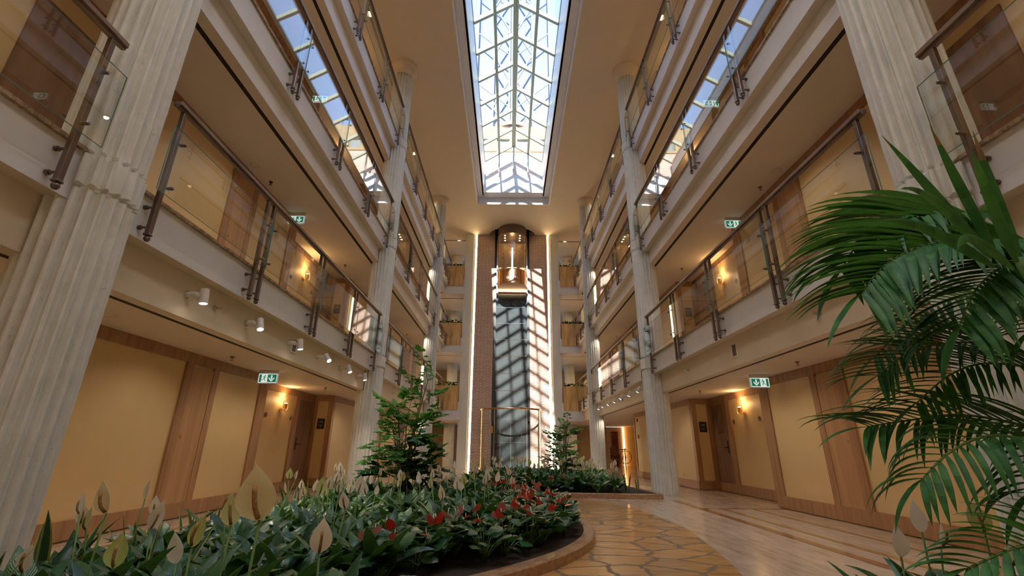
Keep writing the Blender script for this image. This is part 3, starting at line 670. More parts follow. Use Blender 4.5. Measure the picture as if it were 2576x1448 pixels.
ME_FIX = mesh_of(MB().lathe([(0.0,-0.035),(0.012,-0.033),(0.017,-0.02),(0.017,0.03),(0.0,0.032)], n=12, axis='x'), M['bronze'], True)
def inst(name, me, parent, loc):
    o = bpy.data.objects.new(name, me); COL.objects.link(o); o.parent = parent; o.location = loc; return o
BAYN = ['beside the viewer', 'between the nearest and middle columns', 'between the middle and farthest columns', 'between the farthest column and the lift']
def balustrade(s, li, bi, joints):
    zf = LEV[li]; y0, y1 = joints[0], joints[-1]
    r = empty('glass_balustrade', (X(s,3.47), y0, zf))
    setp(r, '%s gallery glass balustrade, %s side, %s' % (['first','second','third'][li], SIDE[s], BAYN[bi]), 'balustrade', 'glass balustrades along the galleries')
    ps = []
    for i, j in enumerate(joints):
        if i == 0: ps.append(j+0.06 if bi else j+0.0)
        elif i == len(joints)-1: ps.append(j-0.06)
        else: ps += [j-0.085, j+0.085]
    for p in ps:
        po = inst('post', ME_POST[s], r, (0, p-y0, 0)); inst('finial', ME_FIN, po, (0,0,0))
    L_ = y1-y0+0.10
    mb = MB(); mb.rbox(-0.045,-0.05,0.995,0.045,L_-0.05,1.035,0.008); mb.box(-0.02,-0.05,0.975,0.02,L_-0.05,0.995)
    mb.build('handrail', M['rail'], r)
    for i in range(len(joints)-1):
        a, b = joints[i]-y0+0.012, joints[i+1]-y0-0.012
        if i == 0: a -= 0.10
        if i == len(joints)-2: b += 0.10
        mb = MB(); sx = -s*0.078
        mb.add([(sx-0.006,a,0.0),(sx-0.006,b,0.0),(sx-0.006,b,0.71),(sx-0.006,a,0.71),(sx+0.006,a,0.0),(sx+0.006,b,0.0),(sx+0.006,b,0.71),(sx+0.006,a,0.71)], [(0,1,2,3),(7,6,5,4)], mi=0)
        mb.add([(sx-0.006,a,0.0),(sx-0.006,b,0.0),(sx-0.006,b,0.71),(sx-0.006,a,0.71),(sx+0.006,a,0.0),(sx+0.006,b,0.0),(sx+0.006,b,0.71),(sx+0.006,a,0.71)], [(0,4,5,1),(3,2,6,7),(0,3,7,4),(1,5,6,2)], mi=1)
        g = mb.build('glass_panel', [M['glass'], M['glassedge']], r)
        for yy in (a+0.075, b-0.075) if not (i == 0) else (a+0.17, b-0.075):
            if i == len(joints)-2 and yy > a+1: yy = b-0.17
            for zz in (0.10, 0.60): inst('fixing', ME_FIX, g, (-s*0.06, yy, zz))
for s in (-1, 1):
    for li in range(3):
        balustrade(s, li, 0, [-2.9,-0.9,1.08,3.0]); balustrade(s, li, 1, [3.78,5.68,7.59,9.50,11.40])
        balustrade(s, li, 2, [12.18,14.1,16.0,17.9,19.80]); balustrade(s, li, 3, [20.58,22.2,23.75])

# planters closing the galleries beside the lift
def planter(s, li):
    zf = LEV[li]; r = empty('stone_planter', (X(s,3.15), 24.05, zf-0.42))
    setp(r, 'golden travertine planter panel on the %s gallery, %s of the lift' % (['lowest','middle','top'][li], SIDE[s]), 'planter', 'travertine planters beside the lift')
    mb = MB(); mb.box(-0.44,-0.16,0.0,0.44,-0.125,1.22); mb.box(-0.44,0.50,0.43,0.44,0.54,1.22); mb.box(-0.44,-0.125,0.43,-0.41,0.5,1.22); mb.box(0.41,-0.125,0.43,0.44,0.5,1.22); mb.build('box', M['planter'], r)
    MB().box(-0.41,-0.12,0.43,0.41,0.5,1.16).build('soil', M['soil'], r)
    return r
for s in (-1, 1):
    for li in range(3): planter(s, li)

# ================================================================== FIXTURES
def spotlamp(name, loc, dirv, energy, col=(1,0.84,0.66), ang=110, blend=0.6, size=0.05, parent=None):
    l = bpy.data.lights.new(name, 'SPOT'); l.energy = energy; l.color = col; l.spot_size = R(ang); l.spot_blend = blend; l.shadow_soft_size = size
    o = bpy.data.objects.new(name, l); COL.objects.link(o); o.location = loc; o.rotation_mode = 'QUATERNION'; o.rotation_quaternion = Vector(dirv).to_track_quat('-Z', 'Y')
    if parent: o.parent = parent
    return o
GAL = ['ground floor', 'first gallery', 'second gallery', 'third gallery']
# lit modules in the ceiling slots
mm = MB().box(-0.025,-0.09,0,0.025,0.09,0.02); ME_MOD = mesh_of(mm, M['module'])
def modules(s, li):
    z = CEIL[li]; a = 3.925 if li < 3 else 4.235
    ysm = [-1.5, 1.0, 3.3, 6.55, 9.8, 13.1, 16.4, 19.7, 22.9] if li else [-1.5, 1.0, 3.6, 6.05, 7.85, 9.1, 13.1, 16.4, 19.7, 22.9]
    for y in ysm:
        o = inst('slot_downlight', ME_MOD, None, (X(s,a), y, z-0.004 if li == 3 else z+0.004))
        setp(o, 'small glowing lamp in the black ceiling slot, %s, %s side' % (GAL[li], SIDE[s]), 'lamp', 'slot lamps, %s, %s side' % (GAL[li], SIDE[s]))
        spotlamp('slot_lamp', (X(s,a), y, z-0.02), (s*0.12,0,-1), E_SLOT[li], ang=140, blend=0.7)
E_SLOT = [20, 28, 28, 34]
for s in (-1, 1):
    for li in range(4): modules(s, li)
    for li in range(4):  # fill lamps added in the cross slots to brighten the back galleries
        for a in (3.2, 4.3):
            z = CEIL[li] if li < 3 else TOP
            o = inst('slot_downlight', ME_MOD, None, (X(s,a), 24.89 if li < 3 else 24.99, z+0.004 if li < 3 else z-0.004)); o.rotation_euler = (0,0,PI/2)
            setp(o, 'small fill lamp added in the cross slot behind the planter, %s, %s side' % (GAL[li], SIDE[s]), 'lamp', 'added cross slot lamps, %s, %s' % (GAL[li], SIDE[s]))
            spotlamp('slot_lamp', (X(s,a), 24.95, z-0.03), (0,0.3,-1), 34, (1,0.66,0.34), 150, 0.6)
# unseen downlights added above and behind the viewer to brighten the foreground
dl = MB(); dl.lathe([(0.0,-0.004),(0.085,-0.004)], n=24); ME_DLE = mesh_of(dl, M['spotlens']); dl = MB(); dl.lathe([(0.085,-0.004),(0.09,-0.012),(0.115,-0.012),(0.12,0.0)], n=24); ME_DLR = mesh_of(dl, M['white'], True)
for s in (-1, 1):
    for a in (2.3, 3.1):
        for y in (-2.0, -0.2, 1.6, 3.2):
            r = empty('fill_downlight', (X(s,a), y, TOP)); setp(r, 'large round fill downlight added in the ceiling above the viewer, %s side' % SIDE[s], 'fill lamp', 'added fill downlights above the viewer, %s' % SIDE[s])
            inst('lens', ME_DLE, r, (0,0,0)); inst('rim', ME_DLR, r, (0,0,0)); spotlamp('fill_beam', (0,0,-0.03), (0,0.30,-1), 105, (1,0.96,0.93), 150, 0.8, 0.12, r)

# adjustable spotlights on the first fascia
def wallspot(s, y, tilt, azi, lab):
    r = empty('wall_spotlight', (X(s,3.73), y, 2.60)); setp(r, lab, 'spotlight', 'white spotlights on the %s beam' % SIDE[s])
    a = MB(); a.lathe([(0.0,0),(0.042,0),(0.042,-s*0.012)], n=16, axis='x'); a.tube([(0,0,0),(-s*0.12,0,0)], 0.034, 14); a.tube([(-s*0.12,0,0),(-s*0.15,0,-0.03)], 0.014, 8)
    smooth_angle(a.build('arm', M['white'], r), 40)
    d = Vector((-s*math.sin(R(tilt))*math.cos(R(azi)), math.sin(R(tilt))*math.sin(R(azi)), -math.cos(R(tilt)))); c = Vector((-s*0.20, 0, -0.02)); p0 = c - d*0.085; p1 = c + d*0.085
    h = MB().tube([p0, p1], 0.045, 18); smooth_angle(h.build('lamp_head', M['white'], r), 40)
    e = MB().tube([p1+d*0.0005, p1+d*0.003], 0.036, 16); e.build('lens', M['spotlens'], r)
    spotlamp('spot_beam', p1+d*0.01, d, 55, (1,0.85,0.66), 75, 0.7, 0.03, r)
for i, (y, t, az) in enumerate([(4.86,6,0),(6.08,25,-40),(7.35,10,0),(8.54,45,-30),(9.77,25,-20),(10.9,8,0)]):
    wallspot(-1, y, t, az, 'white wall spotlight on the left beam, %s from the near column' % ['first','second','third','fourth','fifth','sixth'][i])
for i, (y, t, az) in enumerate([(12.9,30,30),(13.9,25,30),(14.9,40,20),(15.9,25,30),(16.9,30,20),(17.9,35,30),(18.8,20,20)]):
    wallspot(1, y, t, az, 'white wall spotlight on the right beam past the middle column, %s of seven' % ['first','second','third','fourth','fifth','sixth','seventh'][i])
# vents on the beam
def vent(s, y, lab):
    r = empty('air_vent', (X(s,3.73), y, 2.60)); setp(r, lab, 'vent')
    f = MB(); x = -s*0.012
    for (a,b,c,d) in ((-0.09,-0.12,0.09,-0.10),(-0.09,0.10,0.09,0.12),(-0.09,-0.10,-0.07,0.10),(0.07,-0.10,0.09,0.10)): f.box(0,a,b,x,c,d)
    f.build('vent_frame', M['white'], r); MB().box(0,-0.07,-0.10,-s*0.002,0.07,0.10).build('backing', M['black'], r)
    g = MB()
    for k in range(8): g.box(-s*0.002,-0.07,-0.093+k*0.025,-s*0.008,0.07,-0.085+k*0.025)
    for k in range(4): g.box(-s*0.002,-0.046+k*0.028,-0.10,-s*0.006,-0.042+k*0.028,0.10)
    g.build('grille', M['grey'], r)
vent(-1, 7.56, 'white framed vent behind the third spotlight of the left beam'); vent(1, 7.6, 'white framed vent alone on the right beam'); vent(1, 15.6, 'white framed vent among the spotlights of the right beam')
# sprinklers
sp_w = MB(); sp_w.lathe([(0.0,0),(0.038,0),(0.034,0.012),(0.014,0.014)], n=16, axis='x'); sp_w.tube([(0.01,0,0),(0.06,0,0)], 0.010, 8); sp_w.lathe([(0.0,0.075),(0.022,0.075),(0.022,0.079),(0,0.079)], n=12, axis='x'); sp_w.tube([(0.04,0.015,0),(0.075,0.012,0)], 0.003, 5); sp_w.tube([(0.04,-0.015,0),(0.075,-0.012,0)], 0.003, 5)
ME_SPW = mesh_of(sp_w, M['steel'])
sp_c = MB(); sp_c.lathe([(0.0,0),(0.038,0),(0.034,-0.012),(0.012,-0.014),(0.012,-0.03)], n=16); sp_c.tube([(0.014,0,-0.03),(0.012,0,-0.06)], 0.003, 5); sp_c.tube([(-0.014,0,-0.03),(-0.012,0,-0.06)], 0.003, 5); sp_c.lathe([(0,-0.06),(0.024,-0.06),(0.024,-0.064),(0,-0.064)], n=12)
ME_SPC = mesh_of(sp_c, M['bronze'])
for s, y in ((-1,5.38),(1,5.36),(1,9.7),(-1,14.5)):
    o = inst('wall_sprinkler', ME_SPW, None, (X(s,3.73), y, 2.60)); o.rotation_euler = (0,0,PI if s > 0 else 0); setp(o, 'chrome sprinkler sticking out of the %s beam, %s' % (SIDE[s], 'past the middle column' if y > 12 else 'near the middle column' if y > 8 else 'close to the near column'), 'sprinkler')
spk = MB(); spk.lathe([(0.0,-0.004),(0.062,-0.004),(0.066,-0.011),(0.072,-0.011),(0.074,-0.006),(0.098,-0.010),(0.104,-0.001)], n=32); ME_SPK = mesh_of(spk, M['cream'], True)
for s in (-1, 1):
    for li in range(4):
        z = CEIL[li]; aa = 4.72 if li else 4.50
        for y in ((7.6,11.8,15.9,20.0) if li else (7.2,11.1,15.2,19.5)):
            if s > 0 and li == 0 and y > 19: continue
            o = inst('ceiling_sprinkler', ME_SPC, None, (X(s,aa), y, z)); setp(o, 'small ceiling sprinkler, %s, %s side' % (GAL[li], SIDE[s]), 'sprinkler', 'sprinklers, %s, %s side' % (GAL[li], SIDE[s]))
        for y in ((7.05,13.0) if li else (4.76,13.2)):
            o = inst('ceiling_speaker', ME_SPK, None, (X(s,4.72 if li else 4.43), y, z)); setp(o, 'round cream ceiling speaker, %s, %s side, %s' % (GAL[li], SIDE[s], 'past the middle column' if y > 10 else 'nearer the viewer'), 'speaker')
# smoke detector in the main ceiling
MBx = MB().lathe([(0.0,-0.05),(0.04,-0.05),(0.055,-0.03),(0.07,-0.02),(0.07,0)], n=20)
for s in (-1, 1):
    o = MBx.build('smoke_detector', M['white'], None, True, (X(s,4.55), 14.4, 2.34)); setp(o, 'white smoke detector under the ground floor ceiling, %s side' % SIDE[s], 'detector')

# exit signs
def exitsign(s, li, y, far=False):
    z = CEIL[li]; a = 4.57 if li == 0 else 4.76; r = empty('exit_sign', (X(s,a), y, z)); W, Hh = 0.36, 0.185; zc = -0.15
    setp(r, 'green and white running man exit sign, %s, %s side' % (GAL[li], SIDE[s]), 'sign', 'exit signs')
    MB().rbox(-0.17,-0.03,-0.045,0.17,0.03,0.0).build('mounting_bar', M['cream'], r)
    p = MB().box(-W/2,-0.012,zc-Hh/2,W/2,0.012,zc+Hh/2); p.build('sign_plate', M['signwhite'], r)
    fr = MB()
    for (a0,b0,a1,b1) in ((-W/2,-Hh/2,W/2,-Hh/2+0.008),(-W/2,Hh/2-0.008,W/2,Hh/2),(-W/2,-Hh/2,-W/2+0.008,Hh/2),(W/2-0.008,-Hh/2,W/2,Hh/2)): fr.box(a0,-0.016,zc+b0,a1,0.016,zc+b1)
    fr.box(-0.1,-0.004,zc+Hh/2,-0.09,0.004,-0.045); fr.box(0.09,-0.004,zc+Hh/2,0.1,0.004,-0.045); fr.build('sign_frame', M['steel'], r)
    m = -1 if s < 0 else 1           # man on the outer side
    g = MB(); y0 = -0.0135
    def poly(P, mi=0, yy=y0): g.add([(m*x, yy, zc+zz) for x, zz in P], [tuple(range(len(P)))], mi=mi)
    h2 = Hh/2-0.022
    poly([(-W/2+0.022,-h2),(0.005,-h2),(0.005,h2),(-W/2+0.022,h2)]); poly([(0.115,-h2),(W/2-0.022,-h2),(W/2-0.022,h2),(0.115,h2)]) 
    ax = -0.07; yy = -0.0145                    # arrow, white, pointing down
    poly([(ax-0.014,0.055),(ax+0.014,0.055),(ax+0.014,-0.012),(ax-0.014,-0.012)], 1, yy); poly([(ax,-0.06),(ax+0.052,-0.008),(ax+0.052,0.018),(ax,-0.030),(ax-0.052,0.018),(ax-0.052,-0.008)], 1, yy)
    def limb(P, w):
        for (x0,z0),(x1,z1) in zip(P[:-1], P[1:]):
            d = Vector((x1-x0, z1-z0)).normalized()*w; poly([(x0-d.y,z0+d.x),(x0+d.y,z0-d.x),(x1+d.y,z1-d.x),(x1-d.y,z1+d.x)], 0, yy)
    cx = 0.06; poly([(cx-0.008+0.012*math.cos(k*PI/5), 0.050+0.012*math.sin(k*PI/5)) for k in range(10)], 0, yy)
    limb([(cx-0.004,0.036),(cx+0.008,-0.005)], 0.010); limb([(cx-0.002,0.030),(cx-0.026,0.020),(cx-0.030,0.0)], 0.0045); limb([(cx,0.032),(cx+0.022,0.022),(cx+0.036,0.034)], 0.0045)
    limb([(cx+0.008,-0.004),(cx-0.014,-0.022),(cx-0.012,-0.055)], 0.0062); limb([(cx+0.008,-0.006),(cx+0.028,-0.030),(cx+0.050,-0.034)], 0.0062)
    g.build('pictogram', [M['signgreen'], M['signwhite']], r)
for s in (-1, 1):
    exitsign(s, 0, 8.53); exitsign(s, 1, 8.85); exitsign(s, 2, 8.9)

# sconces, discs, keypads, sockets
def sconce(s, li):
    r = empty('wall_sconce', (X(s,5.45), 11.0, BASE[li]+1.80)); setp(r, 'brass ring wall sconce with lit bulb, %s, %s side' % (GAL[li], SIDE[s]), 'wall lamp', 'brass sconces in the recesses')
    b = MB(); b.lathe([(0.0,-s*0.03),(0.045,-s*0.025),(0.05,0.0)], n=20, axis='x'); b.tube([(-s*0.02,0,0),(-s*0.11,0,0.0),(-s*0.11,0,0.05)], 0.012, 8); smooth_angle(b.build('arm', M['gold'], r), 40)
    MB().tube([(-s*0.11,0,0.04),(-s*0.11,0,0.15)], 0.04, 16).build('cup', M['gold'], r)
    MB().tube([(-s*0.11,0,0.1505),(-s*0.11,0,0.165)], 0.032, 14).build('bulb', M['sconce_glow'], r)
    rg = MB(); rg.tube([(-s*0.115+0.0*k, 0.13*math.sin(2*PI*k/36), 0.13+0.16*math.cos(2*PI*k/36)) for k in range(37)], 0.006, 6, cap=False); rg.build('ring', M['gold'], r, True)
    spotlamp('sconce_lamp', (-s*0.11,0,0.19), (s*0.12,0,1), 16, (1,0.58,0.22), 100, 0.8, 0.03, r)
    l = bpy.data.lights.new('sconce_glow', 'POINT'); l.energy = 5; l.color = (1,0.6,0.25); l.shadow_soft_size = 0.04; o = bpy.data.objects.new('sconce_glow', l); COL.objects.link(o); o.parent = r; o.location = (-s*0.15,0,0.24)
def plaque(s, li):
    z0 = BASE[li]; r = empty('directory_panel', (X(s,5.2), 12.9, z0+1.59)); setp(r, 'black sign panel with gold crown emblem, %s, %s side' % (GAL[li], SIDE[s]), 'sign', 'black panels with gold emblem')
    MB().rbox(-0.10,-0.022,-0.135,0.10,0.0,0.135).build('plate', M['black'], r); g = MB()
    for k in range(5): x = -0.05+k*0.025; h = 0.02+0.012*(2-abs(k-2)); g.add([(x-0.010,-0.024,0.045),(x+0.010,-0.024,0.045),(x,-0.024,0.045+h)], [(0,1,2)])
    g.add([(-0.055,-0.024,0.03),(0.055,-0.024,0.03),(0.045,-0.024,0.043),(-0.045,-0.024,0.043)], [(0,1,2,3)]); g.build('emblem', M['gold'], r)
    t = MB()
    for k in range(3): t.box(-0.055+k*0.042,-0.024,-0.05,-0.035+k*0.042,-0.0225,-0.03)
    t.box(-0.012,-0.024,-0.09,0.012,-0.0225,-0.07); t.build('symbols', M['steel'], r)
disc = MB(); disc.lathe([(0.0,0.014),(0.02,0.014),(0.022,0.009),(0.034,0.009),(0.037,0.014),(0.050,0.012),(0.055,0.0)], n=24, axis='x'); ME_DISC = mesh_of(disc, M['bronze'])
for s in (-1, 1):
    for li in range(4):
        sconce(s, li); plaque(s, li)
        for y in (10.4, 11.6):
            o = inst('wall_disc', ME_DISC, None, (X(s,5.45), y, BASE[li]+1.66)); o.rotation_euler = (0,0,PI if s > 0 else 0); setp(o, 'round dark disc on the wall, %s, %s side, %s the sconce' % (GAL[li], SIDE[s], 'before' if y < 11 else 'after'), 'wall disc')
    r = empty('power_socket', (X(s,4.95), 14.08, 0.32)); setp(r, 'white power socket low on the %s wall' % SIDE[s], 'socket')
    MB().rbox(0,-0.04,-0.055,-s*0.012,0.04,0.055).build('plate', M['cream'], r); MB().lathe([(0,-s*0.0125),(0.018,-s*0.0125)], n=12, axis='x').build('outlet', M['grey'], r)
# room number plates
for s, y in ((-1,3.30),(1,3.30)):
    r = empty('room_number_plate', (X(s,4.95), y-0.12, LEV[0]+1.28)); setp(r, 'black oval room number plate beside the first gallery door, %s side' % SIDE[s], 'sign')
    k = MB(); P = [(0.115*math.cos(2*PI*i/28)*(1+0.06*math.cos(4*PI*i/28)), 0.055*math.sin(2*PI*i/28)) for i in range(28)]
    k.add([(-s*0.012, a, b) for a, b in P]+[(0.0, a, b) for a, b in P], [tuple(range(28))]+[(i,(i+1)%28,28+(i+1)%28,28+i) for i in range(28)]); k.build('plate', M['black'], r)
    if s < 0: text_obj('number', '2314', 0.06, M['grey'], r, lambda co: Vector((0.013+max(co.z,0)*0.2, co.x, co.y)), ext=0.001)
# fire alarms, oval sign
for z, l in ((2.08,'red fire beacon high on the right wall end'),(1.46,'red fire call point on the right wall end')):
    r = empty('fire_alarm', (X(1,4.95), 18.48, z)); setp(r, l, 'alarm'); MB().rbox(0,-0.06,-0.06,-0.045,0.06,0.06).build('housing', M['red'], r); MB().rbox(-0.045,-0.025,-0.03,-0.052,0.025,0.02).build('window', M['white'], r)
r = empty('oval_sign', (X(1,2.95), 21.9, 2.20)); setp(r, 'dark oval sign hanging near the second palm', 'sign')
k = MB(); P = [(0.24*math.cos(2*PI*i/32), 0.14*math.sin(2*PI*i/32)) for i in range(32)]
# hanging plate
vs = [(a, -0.012, b-0.45) for a, b in P] + [(a, 0.012, b-0.45) for a, b in P]; k.add(vs, [tuple(range(32)), tuple(reversed(range(32,64)))] + [(i,(i+1)%32,32+(i+1)%32,32+i) for i in range(32)]); k.build('plate', M['black'], r)
k = MB(); k.tube([(-0.15,0,-0.35),(-0.15,0,0.14)], 0.004, 6); k.tube([(0.15,0,-0.35),(0.15,0,0.14)], 0.004, 6); k.build('hanging_rods', M['steel'], r)

# ------------------------------------------------------------------ hall behind, right: stair parapet, brick wall, chair, spinning wheel
mb = MB(); mb.box(5.9,30,0,6.15,30.1,2.34); mb.box(7.3,30,0,9.9,30.1,2.34); struct('wall_hall', mb, M['panel'], 'cream wall at the far right of the hall')
mb = MB().box(6.15,29.9,0,7.15,30.1,2.30); struct('wall_brick', mb, M['brick'], 'glowing brick wall in the far hall')
setp(MB().box(7.16,29.85,0.02,7.24,29.95,2.3).build('light_strip', M['led2']), 'orange glowing light strip beside the far brick wall', 'light strip')
setp(MB().box(6.45,29.85,0,6.85,29.9,2.05).build('wall_panel', M['redmarble']), 'dark wooden panel on the far brick wall', 'panel')
st = empty('staircase_parapet', (6.2, 21.5, 0)); setp(st, 'sloping red marble stair parapet behind the right wall', 'parapet')
P = [(-0.45,0.0),(0.9,0.0),(0.9,1.30),(-0.05,1.02),(-0.45,0.72)]
k = MB(); k.add([(x,0,z) for x,z in P]+[(x,0.18,z) for x,z in P], [tuple(range(5)),tuple(reversed(range(5,10)))]+[(i,(i+1)%5,5+(i+1)%5,5+i) for i in range(5)]); k.build('wall_panel', M['redmarble'], st)
k = MB(); k.tube([(-0.45,0.09,0.98),(-0.10,0.09,1.28),(0.9,0.09,1.56)], 0.025, 8); k.tube([(-0.40,0.09,0.74),(-0.40,0.09,1.0)], 0.018, 8); k.tube([(-0.05,0.09,1.0),(-0.05,0.09,1.3)], 0.018, 8); k.build('handrail', M['steel'], st)
mb = MB(); mb.box(7.15,20.2,0,9.9,20.3,2.34); struct('wall_stair', mb, M['panel'], 'cream wall behind the stair parapet'); 
ch = empty('armchair', (6.35, 28.6, 0)); setp(ch, 'dark wooden armchair in the far hall', 'chair')
MB().rbox(-0.25,-0.25,0.42,0.25,0.25,0.48).build('seat', M['door'], ch); MB().rbox(-0.25,0.2,0.48,0.25,0.26,1.1).build('backrest', M['door'], ch)
for a in (-0.22, 0.22):
    for b in (-0.22, 0.22): MB().tube([(a,b,0),(a,b,0.42)], 0.022, 8).build('leg', M['door'], ch)
    k = MB(); k.tube([(a,0.22,0.7),(a,-0.25,0.7),(a,-0.25,0.45)], 0.02, 8); k.build('armrest', M['door'], ch)
sw = empty('spinning_wheel', (7.0, 28.9, 0)); setp(sw, 'old wooden spinning wheel beside the armchair in the far hall', 'spinning wheel')
k = MB(); k.tube([(0.36*math.cos(2*PI*i/28),0,0.55+0.36*math.sin(2*PI*i/28)) for i in range(29)], 0.02, 6, cap=False); k.build('wheel_rim', M['door'], sw)
k = MB()
for i in range(5): g_ = 2*PI*i/10; k.tube([(0.36*math.cos(g_),0,0.55+0.36*math.sin(g_)),(-0.36*math.cos(g_),0,0.55-0.36*math.sin(g_))], 0.009, 5)
k.build('spokes', M['door'], sw)
k = MB(); k.tube([(-0.5,0.05,0.95),(0.1,0.05,1.0)], 0.03, 6); k.tube([(0,0.06,0),(0,0.06,1.05)], 0.03, 6); k.tube([(-0.45,0.06,0),(-0.1,0.06,0.6)], 0.02, 6); k.build('stand', M['door'], sw)

# ------------------------------------------------------------------ outside, seen through the skylight
mb = MB().box(-9, 20.75, 13.9, 9, 21.0, 16.1); setp(mb.build('parapet_wall', M['brick']), 'sunlit brick parapet just outside the skylight gable', 'wall')
bd = empty('neighbouring_building', (XC, 30.0, 13.9)); setp(bd, 'yellow stucco building with small windows beyond the skylight', 'building')
MB().box(-9,1.2,0,9,1.6,9.05).build('brick_storey', M['brick'], bd)
k = MB(); wz0, wz1 = 9.25, 10.2
wxs = [-2.35+1.60*i-1.6*2 for i in range(8)]
xs_ = [-9]
for x in wxs: xs_ += [x-0.5, x+0.5]
xs_.append(9); k.box(-9,0,9.05,9,1.0,wz0); k.box(-9,0,wz1,9,1.0,11.4)
for i in range(0, len(xs_), 2): k.box(xs_[i],0,wz0,xs_[i+1],1.0,wz1)
k.build('stucco_storey', M['stucco'], bd)
for x in wxs:
    f = MB()
    for (a,b,c,d) in ((-0.5,wz0,0.5,wz0+0.07),(-0.5,wz1-0.07,0.5,wz1),(-0.5,wz0,-0.43,wz1),(0.43,wz0,0.5,wz1)): f.box(x+a,0.15,b,x+c,0.22,d)
    w_ = f.build('window', M['winframe'], bd); MB().box(x-0.43,0.2,wz0+0.07,x+0.43,0.22,wz1-0.07).build('pane', M['winpane'], w_)
k = MB().lathe([(1.5,11.4),(1.45,11.7),(1.2,12.05),(0.7,12.3),(0.0,12.4)], (0,1.2,0), 32); k.build('dome', M['domered'], bd, True)
tw = empty('lattice_tower', (XC, 35, 20)); setp(tw, 'pale blue high building with steel lattice above the skylight', 'tower')
MB().box(-4.6,1.5,0,4.6,3.0,55).build('facade', M['towerglass'], tw)
k = MB()
for x in (-3.6,-1.9,-0.35,0.35,1.9,3.6): bar((x,0,0),(x,0,55),0.16,0.16,k)
k.build('mast', M['tower'], tw); k = MB(); z = 2
while z < 54:
    for s in (-1, 1): bar((s*0.35,0,z),(s*1.9,0,z+3.2),0.14,0.14,k); bar((s*1.9,0,z+3.2),(s*0.35,0,z+6.4),0.14,0.14,k); bar((s*0.35,0,z+3.2),(s*3.6,0.3,z+6.4),0.10,0.10,k)
    z += 6.4
k.build('lattice', M['tower'], tw)

# ================================================================== PLANTS
RND = random.Random(11)
def ribbon(mb, p0, az, Ln, W, e0, droop, n=7, fold=0.25, prof=None, mi=0, roll=0.0, curl=0.0, cols=2, cup=0.0):
    """leaf blade as a bent strip: starts at elevation e0, bends down by droop, width follows prof"""
    p = Vector(p0); el = e0; a = az; st = Ln/n; vs = []; uv = []
    for i in range(n+1):
        t = i/n; w = W*(prof(t) if prof else math.sin(PI*min(1, max(0, t))**0.8)**0.8)*0.5
        d = Vector((math.cos(el)*math.cos(a), math.cos(el)*math.sin(a), math.sin(el)))
        sd = Vector((-math.sin(a), math.cos(a), 0)); up = sd.cross(d) * -1
        up = d.cross(sd) * -1
        r_ = sd*math.cos(roll) + up*math.sin(roll); u_ = up*math.cos(roll) - sd*math.sin(roll)
        for c in range(cols+1):
            u = c/cols*2-1; h = fold*w*abs(u) + cup*w*u*u
            vs.append(p + r_*w*u + u_*h); uv.append((0.5+u*0.5, t))
        p = p + d*st; el -= droop/n*(0.5+t); a += curl/n
    m = cols+1
    fs = [(i*m+c, i*m+c+1, (i+1)*m+c+1, (i+1)*m+c) for i in range(n) for c in range(cols)]
    mb.add(vs, fs, uv, mi); return p
def lance(t): return 0.0 if t <= 0 or t >= 1 else (math.sin(PI*t**0.62))**0.75
def petlance(pt):
    def f(t):
        if t < pt: return 0.05
        return max(0.03, lance((t-pt)/(1-pt)*0.995+0.004))
    return f
def lilyfoliage(seed, n, size, mi_var=0.0):
    r = random.Random(seed); mb = MB()
    for i in range(n):
        az = 2*PI*i/n*2.4 + r.uniform(-0.4, 0.4); f = i/n; L_ = size*r.uniform(0.75, 1.1)
        e0 = R(r.uniform(66, 86) - 22*(1-f)); dr = R(r.uniform(50, 125))
        ribbon(mb, (0.02*math.cos(az), 0.02*math.sin(az), 0), az, L_, size*r.uniform(0.17, 0.26), e0, dr, 9, 0.4, petlance(r.uniform(0.28, 0.42)), 1 if r.random() < mi_var else 0, r.uniform(-0.35, 0.35), r.uniform(-0.5, 0.5))
    return mb
LILY = []
for k in range(6):
    LILY.append(mesh_of(lilyfoliage(100+k, 25+k % 4, 0.56), [M['leaf'], M['leafv']], True))
LILYV = [mesh_of(lilyfoliage(140+k, 24, 0.50, 0.75), [M['leaf'], M['leafv']], True) for k in range(3)]
# flower: spathe + spadix on a stem; head origin at stem top
def spathe_mesh(h, w, seed, mat, bend=0.2):
    mb = MB(); r = random.Random(seed)
    prof = lambda t: 0.10 if t <= 0 else max(0.0, (math.sin(PI*min(1,t/0.9)**0.75))**0.9+0.05) if t < 0.97 else 0.02
    ribbon(mb, (0,0,0), -PI/2, h, w, R(96), R(18)+bend, 10, 0.0, prof, 0, 0, 0, 6, 0.45)
    return mesh_of(mb, mat, True)
def spadix_mesh(h):
    mb = MB(); mb.tube([(0,-0.006,h*0.06),(0,-0.014,h*0.14),(0,-0.021,h*0.24),(0,-0.024,h*0.36),(0,-0.024,h*0.50),(0,-0.023,h*0.60)], h*0.042, 10); mb.lathe([(h*0.042,0),(h*0.03,h*0.025),(0,h*0.035)], (0,-0.023,h*0.60), 10)
    return mesh_of(mb, M['spadix'], True)
SPA = [spathe_mesh(0.135, 0.075, 1, M['spathe']), spathe_mesh(0.15, 0.065, 2, M['spathe'], 0.35), spathe_mesh(0.12, 0.06, 3, M['spathe'], 0.1)]
SPAG = [spathe_mesh(0.14, 0.08, 4, M['spathe_g']), spathe_mesh(0.12, 0.06, 5, M['spathe_g'], 0.3)]
SPAY = [spathe_mesh(0.14, 0.09, 6, M['spathe_y'], 0.5)]
SPX = spadix_mesh(0.13)
